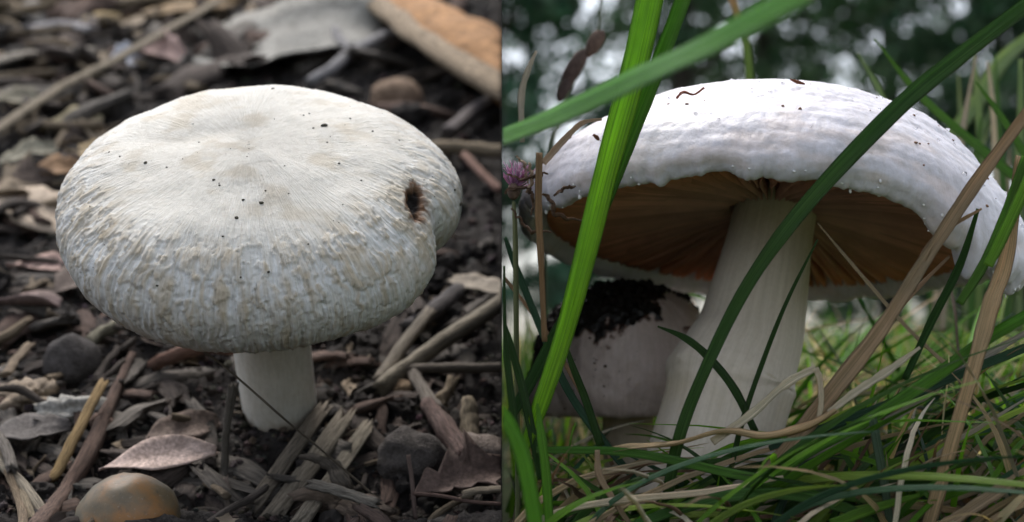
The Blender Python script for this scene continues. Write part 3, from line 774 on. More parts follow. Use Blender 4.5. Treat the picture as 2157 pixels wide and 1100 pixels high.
stick('tan_slab', [(795, 5), (880, 75), (980, 138), (1130, 225)], 34, 0.018, (0.30, 0.235, 0.165), 'pale tan wooden strip along the lower edge of the orange-brown slab', 'wood', flat=0.6, rough=0.08, nring=16, n=24, taper=[0.75, 0.8, 0.85])
tw = stick('forked_twig', [(652, 175), (700, 145), (745, 108), (845, 62)], 13, [0.006, 0.009, 0.010, 0.010], (0.27, 0.265, 0.275), 'forked ash-grey twig behind the top of the cap', 'twig', rough=0.12)
f2 = stick('side_shoot', [(740, 110), (718, 88), (704, 66)], 12, 0.009, (0.27, 0.265, 0.275), None, rough=0.12)
f2.parent = tw; f2.location = f2.location - tw.location
for k_ in ('label', 'category'):
    if k_ in f2: del f2[k_]
lump('brown_stone', 838, 212, 52, (0.22, 0.155, 0.11), 'rounded brown stone peeping out right behind the cap', 'stone', (1.1, 0.9, 0.9), 3, 0.1, 0.5, seed=8)
stick('tan_stick', [(900, 312), (980, 312), (1080, 322)], 15, 0.006, (0.30, 0.245, 0.175), 'level tan stick pointing at the right side of the cap', rough=0.07)
stick('mauve_twig', [(945, 280), (980, 250), (1030, 215)], 17, 0.006, (0.16, 0.14, 0.14), 'mauve-grey twig slanting above the level tan stick', rough=0.1)
stick('rusty_twig', [(980, 328), (1010, 360), (1055, 402)], 9, 0.006, (0.25, 0.15, 0.12), 'thin rusty twig running downhill below the level tan stick', rough=0.1)
leafy('flat_litter', 985, 600, 190, 60, R(-20), (0.3, 0.26, 0.21), 'flat pale leaf scrap above the long pale stick', 0.004, 0.2, 0.1, (0, 0), 41)
stick('bent_twig', [(330, 765), (385, 742), (445, 728), (500, 735)], 15, [0.004, 0.008, 0.009, 0.008], (0.22, 0.13, 0.1), 'bent rusty twig just under the front rim of the cap', rough=0.15)
stick('moss_stick', [(185, 720), (240, 690), (300, 672)], 14, 0.006, (0.23, 0.215, 0.16), 'greenish grey splintered stick under the left rim', rough=0.25, ragged=1.2)
stick('tan_sliver', [(12, 790), (35, 755), (62, 728)], 12, 0.006, (0.27, 0.21, 0.15), 'short tan sliver standing askew by the left litter', rough=0.1, flat=0.5)
lump('crumpled_husk', 150, 862, 58, (0.30, 0.29, 0.265), 'crumpled ash-grey husk behind the ochre stick', 'husk', (1.1, 0.7, 0.5), 4, 0.55, 0.6, 'litter', 27)
lump('crumpled_husk', 52, 835, 56, (0.27, 0.215, 0.16), 'crumpled tan husk left of the ash-grey one', 'husk', (1.0, 0.8, 0.6), 4, 0.5, 0.6, 'litter', 28)
leafy('dark_leaf', 60, 905, 170, 90, R(10), (0.095, 0.085, 0.08), 'flat dark slaty leaf below the crumpled tan husk', 0.004, 0.1, 0.05, (0, 0), 44)
lump('dark_stone', 155, 765, 60, (0.075, 0.068, 0.066), 'dark rounded stone under the left side of the cap', 'stone', (1, 0.9, 1.0), 3, 0.12, 0.5, seed=33)
leafy('brown_leaf', 385, 905, 150, 90, R(25), (0.16, 0.12, 0.10), 'brown leaf lying just behind the pale pinkish one', 0.004, 0.2, 0.15, (R(15), 0), 46)
for i, (a, b, c_) in enumerate([((-12, 930), (70, 1100), 'tan'), ((-10, 965), (95, 1085), 'pale'), ((18, 1000), (50, 1115), 'buff'), ((-15, 900), (25, 985), 'grey')]):
    stick('straw_fibre', [a, ((a[0] + b[0]) / 2 + 8, (a[1] + b[1]) / 2), b], 9 + 3 * (i % 2), 0.004 + 0.001 * i, ((0.28, 0.23, 0.16), (0.33, 0.29, 0.23), (0.25, 0.19, 0.13), (0.2, 0.18, 0.16))[i],
          c_ + ' straw fibre in the loose bunch left of the reddish brown stem', 'straw', flat=0.6, rough=0.15, group='bunch of straw fibres on the mulch', ragged=1.5)
lump('wood_nub', 845, 818, 24, (0.33, 0.24, 0.16), 'small pale wood nub behind the grey twig', 'wood', (1, 0.8, 0.8), 3, 0.25, 0.6)
stick('forked_nub', [(925, 850), (942, 825), (957, 798)], 12, [0.003, 0.005, 0.007], (0.25, 0.2, 0.14), 'small knobbly shoot beside the upright stub', rough=0.25, taper=[1.6, 0.8, 1.1])
lump('pale_stone', 1015, 955, 60, (0.2, 0.165, 0.145), 'pale brown rough stone behind the folded leaf scrap', 'stone', (1.1, 0.8, 0.7), 3, 0.2, 0.4, seed=61)

for a, b, L, W, rz, c_, lab in [(150, 262, 130, 60, 0.5, (0.36, 0.31, 0.2), 'buff curled leaf beside the long slanting straw'), (185, 325, 110, 70, -0.4, (0.38, 0.29, 0.17), 'yellowish dead leaf close behind the left of the cap'),
                                (120, 365, 120, 60, 0.2, (0.26, 0.16, 0.09), 'rust-brown dead leaf just above the large beige one'), (215, 52, 110, 60, 0.9, (0.36, 0.27, 0.14), 'ochre scrap beside the lilac grey straw'),
                                (45, 30, 150, 60, -0.6, (0.28, 0.26, 0.24), 'pale grey leaf at the head of the bank'), (60, 330, 130, 70, 0.8, (0.25, 0.235, 0.18), 'greenish grey leaf above the large beige one'),
                                (25, 215, 120, 70, 0.1, (0.22, 0.2, 0.15), 'dull olive leaf under the broad pale straw')]:
    leafy('dry_leaf', a, b, L, W, rz, c_, lab, 0.006, 0.35, 0.2, (R(8), 0), ragged=0.1)
# many alike bits: chips, twigs, clods, scraps of leaf
def far_from_stem(px, py): return not (440 < px < 665 and 760 < py < 1000)
KINDS = {
  'wood_chip': [('dark brown splintered wood chip lying in the mulch', 'dark wood chips in the mulch', (0.068, 0.054, 0.047)), ('weathered grey-brown wood chip lying in the mulch', 'grey-brown wood chips in the mulch', (0.125, 0.112, 0.10)),
                ('reddish brown wood chip lying in the mulch', 'reddish wood chips in the mulch', (0.11, 0.074, 0.06))],
  'twig': [('thin dark twig lying in the mulch', 'thin dark twigs in the mulch', (0.09, 0.075, 0.065)), ('thin tan twig lying in the mulch', 'thin tan twigs in the mulch', (0.21, 0.165, 0.115))],
  'clod': [('rough dark lump of soil in the mulch', 'soil lumps in the mulch', (0.048, 0.042, 0.04)), ('grey-brown rough lump of soil in the mulch', 'grey-brown soil lumps in the mulch', (0.088, 0.078, 0.072))],
  'leaf_scrap': [('small torn brown leaf scrap in the mulch', 'brown leaf scraps in the mulch', (0.115, 0.088, 0.074)), ('small torn buff leaf scrap in the mulch', 'buff leaf scraps in the mulch', (0.25, 0.2, 0.145))],
}
COUNT = {'wood_chip': 250, 'twig': 130, 'clod': 170, 'leaf_scrap': 110}
protos = {}
for k in KINDS:
    protos[k] = []
    for s_ in range(9):
        if k == 'wood_chip':
            L = 0.5
            pth = catmull([(-L, 0, 0), (0, 0.04 * (s_ % 3 - 1), 0.03), (L, 0, 0)], 9)
            v, q, t, uv = tube_data(pth, np.array([0.12, 0.17, 0.13]) * (0.8 + 0.1 * (s_ % 4)), 10, 0.45, 0.32, (0, 0, 1), 100 + s_, 1.3, 2.5, 0.3)
            uv = uv * np.array([1, 0.01])
            me = mesh_np(k, v, q, M['wood'], uv=uv, tris=t, smooth=s_ % 3 > 0)
        elif k == 'twig':
            pth = catmull([(-0.5, 0, 0), (-0.15, 0.05 * (s_ % 3 - 1), 0.02), (0.2, -0.05, 0.04 * (s_ % 2)), (0.5, 0.03, 0)], 14)
            v, q, t, uv = tube_data(pth, [0.05, 0.04, 0.045, 0.035], 7, 0.9, 0.2, (0, 0, 1), 200 + s_, 0.8, 2, 0.4)
            me = mesh_np(k, v, q, M['wood'], uv=uv * np.array([1, 0.02]), tris=t)
        elif k == 'clod':
            v, f = lump_data(0.42, 300 + s_, 3, (1, 0.8, 0.7), 0.45, 2.2)
            me = mesh_np(k, v, None, M['clod'], tris=f, smooth=s_ % 2 == 0)
        else:
            v, q, uv = leaf_data(1.0, 0.5, 400 + s_, 0.4, 0.25, 0.02, 12, 6, 0.14, 0.5)
            me = mesh_np(k, v, q, M['litter'], uv=uv)
        protos[k].append(me)
MARKS = [(110, 55, 'by the lilac grey straw'), (50, 120, 'by the broad pale straw'), (300, 110, 'by the bluish white scrap'), (140, 290, 'by the buff curled leaf'), (390, 40, 'by the ochre dead leaf'), (30, 240, 'by the dull olive leaf'), (270, 1060, 'near the ochre pebble'), (340, 960, 'near the pale pinkish leaf'), (640, 980, 'beside the split wood strips'), (740, 1060, 'beside the rotten bark chunk'), (868, 968, 'beside the rounded dark clod'),
         (985, 1020, 'near the folded leaf scrap'), (990, 880, 'near the upright stub'), (850, 770, 'by the crossed pale sticks'), (980, 330, 'by the level tan stick'), (940, 80, 'below the orange-brown slab'),
         (620, 90, 'around the very large grey leaf'), (200, 170, 'along the long slanting straw'), (60, 430, 'around the large beige leaf'), (90, 850, 'around the crumpled husks'), (180, 970, 'along the reddish brown stem'),
         (155, 765, 'by the dark rounded stone'), (60, 1040, 'in the bunch of straw fibres'), (420, 760, 'under the front rim of the cap')]
GMARKS = [(1480, 1050, 'at the foot of the thick stem'), (1320, 900, 'round the charred mushroom'), (1110, 960, 'at the foot of the broad bright blade'), (1750, 860, 'beside the thick leaning straw'), (2000, 960, 'around the broad upright straw'),
          (1860, 960, 'by the stubby grey-green blade'), (2090, 600, 'beyond the right end of the cap'), (1090, 650, 'by the upright brown stalk'), (1780, 700, 'beneath the right half of the cap')]
def nearest(marks, px, py): return min(marks, key=lambda m: (m[0] - px) ** 2 + (m[1] - py) ** 2)[2]
for k, n in COUNT.items():
    i = 0
    while i < n:
        px = random.uniform(-20, 1046); py = random.uniform(-20, 1125) if random.random() < 0.5 else random.uniform(560, 1125)
        if k in ('leaf_scrap', 'twig') and random.random() < 0.4: px, py = random.uniform(-20, 480), random.uniform(-20, 480)
        if not far_from_stem(px, py): continue
        if ((px - 548) / 400) ** 2 + ((py - 430) / 250) ** 2 < 1: continue
        h = bank_hit(px, py); u = K * h[1]
        size = {'wood_chip': random.uniform(48, 150), 'twig': random.uniform(70, 190), 'clod': random.uniform(28, 76), 'leaf_scrap': random.uniform(45, 95)}[k] * u * (1.4 if py < 500 else 1.1)
        x, y = h[0], h[1]
        if x + size * 0.55 > -0.0006: continue
        me = protos[k][random.randrange(9)]
        lab, grp, c = random.choice(KINDS[k]); wh = nearest(MARKS, px, py); lab = lab.replace('lying in the mulch', 'lying').replace('in the mulch', '').strip() + ' ' + wh; grp = grp.replace(' in the mulch', '') + ' ' + wh
        sh = random.uniform(0.8, 1.2)
        o = link(k, me, None, (x, y, float(bank_z(x, y)) + size * random.uniform(0.02, 0.12)), lab, k.replace('_', ' ').replace('clod', 'soil lump'), grp, color=tuple(min(1, ch * sh) for ch in c))
        w = random.uniform(0.8, 1.4)
        o.scale = (size, size * w, size * w)
        o.rotation_euler = (Matrix.Rotation(R(28), 3, 'X') @ Matrix.Rotation(random.gauss(0, 0.25), 3, 'Y') @ Matrix.Rotation(random.gauss(0, 0.25), 3, 'X') @ Matrix.Rotation(random.uniform(0, 6.28), 3, 'Z')).to_euler()
        i += 1

def soil_crumbs():
    V, T, C = [], [], []; b = 0
    forms = [lump_data(1, 700 + i, 1, (1, 0.85, 0.75), 0.45, 2.0) for i in range(12)]
    rs = np.random.default_rng(8)
    for i in range(15000):
        px = rs.uniform(-60, 1062); py = rs.uniform(540, 1140) if rs.random() < 0.75 else rs.uniform(-30, 560)
        t = (py - 750) * K
        # solve the slope for this line of sight
        y = (CAM_Z - BZ + 0.60 * BY) / (0.60 + t)
        if y > BY: y = (CAM_Z - BZ + 0.52 * BY) / (0.52 + t)
        x = (px - SEAM) * K * y
        rad = (1.5 + 11 * rs.random() ** 3) * K * y
        if x > -rad * 1.3 - 0.0002: continue
        v, f = forms[i % 12]
        a = rs.uniform(0, 6.28); ca, sa = np.cos(a), np.sin(a)
        v = v @ np.array([[ca, sa, 0], [-sa, ca, 0], [0, 0, 1]])
        V.append(v * rad + np.array([x, y, float(bank_z(x, y)) + rad * 0.3])); T.append(f + b); b += len(v)
        g = rs.uniform(0.5, 1.7); C.append(np.tile(np.array([0.05, 0.041, 0.036]) * g * (1 + 0.25 * rs.normal(size=3) * 0.4), (len(v), 1)))
    link('soil_crumbs', mesh_np('soil_crumbs', np.concatenate(V), None, M['crumb'], tint=np.clip(np.concatenate(C), 0.01, 1), tris=np.concatenate(T), smooth=False), kind='stuff',
         label='dark soil crumbs covering the bank', cat='soil')
soil_crumbs()

# ------------------------------------------------------------------ right: the large mushroom
def right_mushroom():
    D = 0.312; U = K * D
    centre = P(1616, 510, D)
    base = P(1452, 1092, 0.303)
    root = thing('large_mushroom', base, 'tall white mushroom with broad domed cap and pink-brown gills in grass', 'mushroom')
    rot = Matrix.Rotation(R(5.4), 4, 'Y') @ Matrix.Rotation(R(-9.2), 4, 'X')
    Mw = Matrix.Translation(centre - base) @ rot
    prof = [(0, 300), (100, 297), (200, 281), (295, 247), (378, 200), (445, 145), (487, 93), (511, 45), (518, 8), (500, -16), (484, -14), (470, 4), (452, 34), (400, 62), (250, 100), (88, 118)]
    r, z, th, s = lathe_grid(prof, 250, 800, U)
    cx, cy = np.cos(th), np.sin(th)
    av = th * 450
    # rim runs from s~655 (turning under) ; weight of the ragged edge
    rimw = sstep(590, 690, s) * sstep(770, 715, s)
    drop = 11 * fbm(av / 55, 0 * s, octv=4, seed=5) + 3.5 * fbm(av / 12, 0 * s, octv=3, seed=6)
    def spike(deg, w, h):
        return h * np.exp(-(ang(th, R(deg)) / R(w)) ** 2)
    drop = drop + spike(-54, 2.0, 46) + spike(-60, 6, 14) + spike(-50.5, 0.8, 22) + spike(-40, 1.0, 16) + spike(-33, 1.6, 24) + spike(-27, 2.5, 14) + spike(-21, 1.3, 26) + spike(-14, 1.2, 18) + spike(-124, 1.6, 14) + spike(-118, 4, 6) - spike(-44.5, 1.4, 18) - spike(-92, 18, 4)
    droop = 95 * np.exp(-(ang(th, R(-40)) / R(26)) ** 2) * sstep(330, 690, s) * sstep(1000, 740, s) - 8 * np.exp(-(ang(th, R(-120)) / R(25)) ** 2) * sstep(400, 690, s) * sstep(1000, 740, s)
    lob = 1 + 0.03 * np.exp(-(ang(th, R(185)) / R(30)) ** 2) + 0.010 * np.cos(2 * th + 2.2) + 0.008 * np.cos(3 * th + 0.5) + 0.006 * fbm(cx * 4, cy * 4, octv=3, seed=9) * sstep(300, 600, s)
    r = r * lob
    fbulge = np.exp(-((s - 560) / 70) ** 2) * 9 * (0.5 + 0.5 * sstep(0.2, -0.7, cy))
    z = z - drop * rimw - droop
    V = np.stack([r * cx, r * cy, z], -1)
    N = grid_normals(V); N *= np.sign(N[40, 0, 2])
    X, Y, Z = V[..., 0], V[..., 1], V[..., 2]
    wr = fbm(av / 130 + 0 * s, s / 22, octv=4, seed=12)
    soft = fbm(X / 90, Y / 90, Z / 90, 4, 13)
    fib = vnoise(av / 6, s / 34, seed=14) * 0.6 + fbm(av / 10, s / 10, octv=3, seed=15) * 0.6
    edge = sstep(520, 640, s)
    outer = sstep(730, 700, s)
    disp = (3.0 * wr * sstep(120, 260, s) + 5.0 * soft + fbulge) * outer + 0.9 * fib * edge * outer + 0.9 * fbm(X / 9, Y / 9, Z / 9, 3, 16) * outer
    tears = np.exp(-(np.abs(fbm(av / 60, s / 30, octv=3, seed=18)) / 0.05) ** 2) * sstep(250, 330, s) * sstep(560, 450, s)
    disp = disp - 2.0 * tears * outer
    V = V + N * disp[..., None]
    white = np.array([0.57, 0.553, 0.60]); warm = np.array([0.60, 0.50, 0.45]); brown = np.array([0.40, 0.27, 0.19])
    col = white[None, None] + 0 * V
    def mixin(c, w): return col * (1 - w[..., None]) + np.array(c) * w[..., None]
    col = mixin(warm, np.clip(0.5 * sstep(0.05, 0.5, fbm(av / 70, s / 34, octv=4, seed=21)) * sstep(400, 600, s), 0, 1))
    col = mixin(brown, np.clip(0.55 * sstep(0.25, 0.55, fbm(X / 26, Y / 26, Z / 26, 4, 22)) * sstep(330, 60, s), 0, 1))
    col = mixin((0.42, 0.38, 0.38), np.clip(0.45 * sstep(0.2, 0.6, fbm(av / 34, s / 9, octv=4, seed=23)) * sstep(150, 250, s) * sstep(470, 330, s), 0, 1))
    col = mixin((0.66, 0.50, 0.40), sstep(742, 775, s) * 0.7)
    col = mixin((0.36, 0.17, 0.12), sstep(770, 830, s))
    uvs = np.stack([(th - th.min()) / 6.2832, s / 1000], -1)
    Vm = V * U
    cap = link('cap', lathe_mesh('cap', Vm, M['cap_wet'], np.clip(col, 0, 1), uvs), root)
    cap.matrix_local = Mw
    g = link('gills', gills_mesh(186, 84, 466, 72, 20, 44, U, (0.62, 0.39, 0.33), (0.82, 0.36, 0.2), 9, 4.2, 0.03), root, kind='stuff')  # orange outer tint puts the lit glow inside the far rim into the colour
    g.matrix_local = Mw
    rs = np.random.default_rng(15)
    # water drops and crumbs over the dome
    pts, sz, p2, s2 = [], [], [], []
    nr = int(np.argmin(np.abs(s[:, 0] - 600)))
    for i in range(310):
        row = int(nr * math.sqrt(rs.random())); p = Vm[row, rs.integers(0, Vm.shape[1])]
        if i < 140: pts.append(p + np.array([0, 0, 0.3 * U])); sz.append(U * (1.8 + 3.2 * rs.random() ** 2))
        else: p2.append(p); s2.append(U * (1.5 + 3.5 * rs.random() ** 2))
    wd = specks_mesh(pts, sz, 800, 2, (1, 1, 0.8)); wd.materials.clear(); wd.materials.append(M['water'])
    wd.polygons.foreach_set('use_smooth', np.ones(len(wd.polygons), bool))
    link('water_drops', wd, cap, kind='stuff')
    link('crumbs', specks_mesh(p2, s2, 900), cap, kind='stuff', color=(0.24, 0.14, 0.09))
    # ragged white veil shreds along the front rim
    sv, st, b = [], [], 0
    for i in range(70):
        a = rs.uniform(-math.pi, 0.0) if i < 50 else rs.uniform(-0.95, -0.2)
        j = int(((a - th.min()) / (2 * np.pi) * Vm.shape[1]) % Vm.shape[1])
        row = int(np.argmin(np.abs(s[:, 0] - rs.uniform(650, 700))))
        L = U * (2 + 9 * rs.random() ** 3)
        v, f = lump_data(1, 1000 + i, 1, (1, 1, 1), 0.35)
        v = v * np.array([U * rs.uniform(1.5, 4), U * 1.5, L])
        sv.append(v + Vm[row, j]); st.append(f + b); b += len(v)
    sh = mesh_np('veil_shreds', np.concatenate(sv), None, M['cap_wet'], tint=np.array([0.8, 0.78, 0.78]), uv=np.zeros((b, 2)), tris=np.concatenate(st))
    link('veil_shreds', sh, cap, kind='stuff')
    # stem
    rows = [(1640, 405, 0.316, 86), (1634, 440, 0.315, 87), (1618, 520, 0.314, 92), (1602, 600, 0.312, 101), (1580, 700, 0.310, 113), (1556, 760, 0.308, 125), (1541, 800, 0.307, 138), (1530, 850, 0.306, 130), (1502, 950, 0.305, 130), (1466, 1050, 0.304, 126), (1446, 1110, 0.303, 118)]
    pth = np.array([np.array(P(a, b, d)) for a, b, d, _ in rows])
    n = 150
    path = catmull(pth, n)
    rad = catmull([(c_, 0) for *_, c_ in rows], n)[:, 0] * K * 0.308
    T, S, Nn = frames(path, (0, 1, 0))
    th2 = np.linspace(0, 2 * np.pi, 160, endpoint=False)
    t = np.linspace(0, 1, n)[:, None]
    ringz = np.exp(-((t - 0.60) / 0.035) ** 2)
    rr = rad[:, None] * (1 + 0.02 * fbm(np.cos(th2)[None] * 2 + 0 * t, np.sin(th2)[None] * 2 + 0 * t, t * 5 + 0 * th2[None], 4, 3)
                         + 0.004 * vnoise(th2[None] * 18 + 0 * t, t * 3 + 0 * th2[None], seed=4)
                         + 0.05 * ringz * fbm(np.cos(th2)[None] * 2.5 + 0 * t, np.sin(th2)[None] * 2.5 + 0 * t, t * 20 + 0 * th2[None], 3, 5))
    rr = rr * (1 - 0.02 * np.exp(-((t - 0.645 - 0.02 * np.sin(th2[None] * 3)) / 0.014) ** 2))
    Vs = path[:, None] + rr[..., None] * (np.cos(th2)[None, :, None] * S[:, None] + np.sin(th2)[None, :, None] * Nn[:, None])
    cst = np.array([0.64, 0.565, 0.465])[None, None] * (1 + 0.05 * fbm(np.cos(th2)[None] * 3 + 0 * t, np.sin(th2)[None] * 3 + 0 * t, t * 9 + 0 * th2[None], 4, 8))[..., None]
    yel = (np.exp(-((t - 0.70) / 0.06) ** 2) * sstep(-0.2, 0.5, fbm(np.cos(th2)[None] * 2 + 0 * t, np.sin(th2)[None] * 2 + 0 * t, t * 6, 3, 19)))[..., None] * 0.35
    cst = cst * (1 - yel) + np.array([0.62, 0.52, 0.33]) * yel
    uv2 = np.stack(np.broadcast_arrays(th2[None] / 6.2832, t), -1)
    me = mesh_np('stem', (Vs - np.array(base)).reshape(-1, 3), grid_quads(n, 160, True), M['stem'], uv=uv2.reshape(-1, 2), tint=cst.reshape(-1, 3))
    st_ = link('stem', me, root)
    return Mw, base
right_mushroom()

def young_mushroom():
    D = 0.348; U = K * D
    base = P(1330, 985, D)
    root = thing('young_mushroom', base, 'small rounded white mushroom with charred black top behind the thick stem', 'mushroom')
    centre = P(1322, 838, D) - base
    prof = [(0, 235), (60, 230), (115, 205), (158, 160), (180, 105), (190, 52), (185, 8), (168, -26), (150, -36), (140, -24), (100, 0), (45, 14)]
    r, z, th, s = lathe_grid(prof, 160, 420, U)
    cx, cy = np.cos(th), np.sin(th)
    r = r * (1 + 0.03 * np.cos(2 * th + 1) + 0.05 * fbm(cx * 2, cy * 2, s / 120, 3, 5)) + 34 * np.exp(-(ang(th, R(182)) / R(16)) ** 2) * np.exp(-((s - 395) / 60) ** 2)
    V = np.stack([r * cx, r * cy, z + 6 * fbm(cx * 3, cy * 3, octv=3, seed=3) * sstep(300, 430, s)], -1)
    N = grid_normals(V); N *= np.sign(N[20, 0, 2])
    X, Y, Z = V[..., 0], V[..., 1], V[..., 2]
    wn_ = fbm(X / 60, Y / 60, Z / 60, 4, 7)
    m = sstep(40, 62, Z - 0.55 * X - 80 + 70 * wn_ + 30 * fbm(X / 16, Y / 16, Z / 16, 3, 9) - 42) * sstep(420, 300, s)
    patch2 = sstep(0.16, 0.26, fbm(X / 44, Y / 44, Z / 44, 4, 29)) * sstep(120, 170, Z)
    burn = np.clip(m + patch2 * 0.9, 0, 1)
    V = V + N * (3 * fbm(X / 30, Y / 30, Z / 30, 3, 11) + burn * (5 + 8 * fbm(X / 12, Y / 12, Z / 12, 3, 12)))[..., None]
    col = np.array([0.60, 0.49, 0.44])[None, None] * (1 + 0.07 * wn_[..., None])
    br = np.clip(sstep(0.02, 0.5, burn + 0.25 * wn_) * (burn > 0.001), 0, 1)[..., None]
    col = col * (1 - br) + np.array([0.12, 0.05, 0.03]) * br
    b2 = sstep(0.35, 0.8, burn)[..., None]; col = col * (1 - b2) + np.array([0.010, 0.008, 0.007]) * b2
    uvs = np.stack([(th - th.min()) / 6.2832, s / 1000], -1)
    cap = link('cap', lathe_mesh('cap', V * U, M['cap_wet'], np.clip(col, 0, 1), uvs), root, centre)
    rs = np.random.default_rng(3)
    idx = np.argwhere(burn > 0.6); sv, st, b = [], [], 0
    for i in range(260):
        a, c_ = idx[rs.integers(0, len(idx))]
        v, f = lump_data(1, 1500 + i, 1, (1, 0.6, 1.1), 0.5)
        v = v * U * rs.uniform(3, 10)
        sv.append(v + V[a, c_] * U); st.append(f + b); b += len(v)
    link('charred_crust', mesh_np('charred_crust', np.concatenate(sv), None, M['crust'], tris=np.concatenate(st), smooth=False), cap, kind='stuff', color=(0.014, 0.011, 0.010))
    pts, sz = [], []
    for i in range(75):
        a = rs.normal(-2.35, 0.42); row = rs.integers(60, 130); j = int(((a - th.min()) / (2 * np.pi) * 420) % 420)
        pts.append(V[row, j] * U); sz.append(U * (1.2 + 4.0 * rs.random() ** 3))
    link('soil_specks', specks_mesh(pts, sz, 1200), cap, kind='stuff', color=(0.05, 0.03, 0.02))
    path = catmull([centre + Vector((0, 0, 8 * U)), centre + Vector((2 * U, 0, -80 * U)), Vector((0, 0, -20 * U))], 24)
    v, q, t, uv = tube_data(path, np.array([52, 54, 58]) * U, 40, rough=0.03, seed=9, ragged=0.02, hint=(0, 1, 0))
    link('stem', mesh_np('stem', v, q, M['stem'], uv=uv, tint=np.array([0.55, 0.46, 0.34]), tris=t), root)
young_mushroom()

# ------------------------------------------------------------------ right: grass
BRIGHT, MID, DARK, TEAL, PALE = (0.20, 0.42, 0.012), (0.09, 0.20, 0.025), (0.035, 0.085, 0.018), (0.045, 0.11, 0.06), (0.22, 0.30, 0.16)
STRAW, STRAWD, WHITE = (0.48, 0.35, 0.2), (0.27, 0.17, 0.095), (0.68, 0.58, 0.43)
def blade(name, pix, depth, widths, color, label, cat='grass', mat='blade', fold=0.18, twist=0.0, face=(0, -1, 0.25), n=None, tip=None, group=None, jit=0.0):
    deps = depth if isinstance(depth, (list, tuple)) else [depth] * len(pix)
    deps = [0.2485 + (d - 0.215) * 0.25 if 0.2151 < d < 0.265 else d for d in deps]   # near blades stand just in front of the cap
    dd = np.interp(np.linspace(0, 1, len(pix)), np.linspace(0, 1, len(deps)), deps)
    pts = [np.array(P(a, b, d)) for (a, b), d in zip(pix, dd)]
    path = catmull(pts, n or max(18, 9 * len(pts)))
    if jit:
        sd = random.randrange(999); k = np.arange(len(path)) * 0.35
        path = path + np.stack([fbm(k + sd, k * 0, octv=3, seed=sd + i) for i in range(3)], -1) * jit * K * dd.mean()
    w = np.interp(np.linspace(0, 1, 40), np.linspace(0, 1, len(widths)), widths) * K * dd.mean()
    sw = random.randrange(999); kk = np.arange(40.0)
    w = w * (1 + (0.22 if mat == 'straw' else 0.07) * fbm(kk * 0.35 + sw, kk * 0, octv=3, seed=sw))
    v, q, uv = blade_data(path, w, face, fold, 0.00022 if mat == 'blade' else 0.00035, twist)
    lp = np.linspace(0, 1, len(path)).repeat(8)
    c = np.tile(np.array(color) * (1.3 if max(color) < 0.35 else 1.1), (len(v), 1))
    if tip is not None:
        ww = sstep(0.62, 0.9, np.concatenate([lp])[:len(v)])[:, None]; c = c * (1 - ww) + np.array(tip) * ww
    loc = Vector(path[0])
    me = mesh_np(name, v - np.array(loc), q, M[mat], uv=uv, tint=c)
    if v[:, 0].min() < 0.0002: clip_side(me, 0.0002 - loc.x, True)
    return link(name, me, None, loc, label, cat, group)

def G(pix, depth, widths, color, label, **kw): return blade('grass_blade', pix, depth, widths, color, label, 'grass', 'blade', **kw)
def S(pix, depth, widths, color, label, **kw): return blade('dry_straw', pix, depth, widths, color, label, 'straw', 'straw', **kw)
# outstanding blades
G([(1100, 960), (1140, 850), (1190, 700), (1235, 530), (1280, 350), (1335, 150), (1375, -30)], [0.25, 0.25, 0.245, 0.24], [20, 36, 42, 46, 52, 57, 60], BRIGHT, 'broad bright yellow-green blade rising in front of the big cap', fold=0.12)
G([(1262, 470), (1300, 360), (1350, 230), (1405, 90), (1450, -30)], [0.252, 0.25], [18, 34, 38, 36, 34], (0.08, 0.2, 0.02), 'mid-green blade close behind the broad bright one', fold=0.25)
G([(1040, 300), (1180, 245), (1340, 170), (1500, 95), (1720, -25)], [0.215, 0.185, 0.155], [52, 60, 62, 60, 56], (0.08, 0.25, 0.03), 'blurred wide blade slanting across the treetops', fold=0.1)
G([(1398, 1100), (1425, 940), (1480, 790), (1575, 600), (1700, 430), (1880, 240), (2010, 130), (2180, 0)], [0.255, 0.245, 0.24], [22, 26, 26, 28, 34, 38, 38, 34], (0.05, 0.12, 0.025), 'very long dark blade crossing stem and cap to the sky', fold=0.3, n=80)
G([(2180, 410), (2060, 312), (1935, 200), (1842, 82)], 0.36, [20, 24, 18, 3], MID, 'pointed blade crossing the long dark one above the cap')
G([(1880, 260), (1848, 185), (1806, 112)], 0.385, [15, 14, 3], PALE, 'short pale blade tip rising behind the dome')
G([(1579, 170), (1570, 90), (1535, -20)], 0.40, [17, 18, 15], (0.18, 0.26, 0.07), 'stalk rising behind the top of the dome with a dried tip', tip=STRAW)
G([(1590, 910), (1545, 820), (1490, 752), (1440, 712), (1385, 688)], [0.262, 0.255], [16, 19, 19, 15, 4], DARK, 'dark blade curling leftward across the thick stem', fold=0.3)
G([(1535, 1010), (1560, 900), (1600, 780), (1655, 640), (1722, 505)], [0.262, 0.258], [12, 12, 11, 9, 4], DARK, 'thin dark blade along the right side of the thick stem', fold=0.3)
S([(2010, 785), (1910, 690), (1810, 575), (1722, 470)], [0.262, 0.27], [9, 9, 8, 4], STRAW, 'thin straw crossing the gills right of the stem')
S([(1610, 1010), (1745, 835), (1850, 700), (1940, 560), (2055, 385), (2180, 215)], [0.255, 0.25, 0.245], [34, 34, 36, 32, 30, 26], (0.36, 0.25, 0.15), 'thick tan straw leaning up over the right rim of the cap', fold=0.35)
S([(1950, 1120), (1998, 950), (2050, 770), (2085, 640), (2118, 540), (2150, 330)], [0.235, 0.238, 0.25], [30, 32, 35, 36, 34, 24], (0.46, 0.32, 0.18), 'broad upright tan straw in front of the tangle', fold=0.3)
S([(1925, 615), (1945, 540), (1985, 490), (2068, 440)], 0.25, [6, 16, 13, 4], (0.42, 0.28, 0.16), 'small curled straw bending over the right rim', fold=0.4)
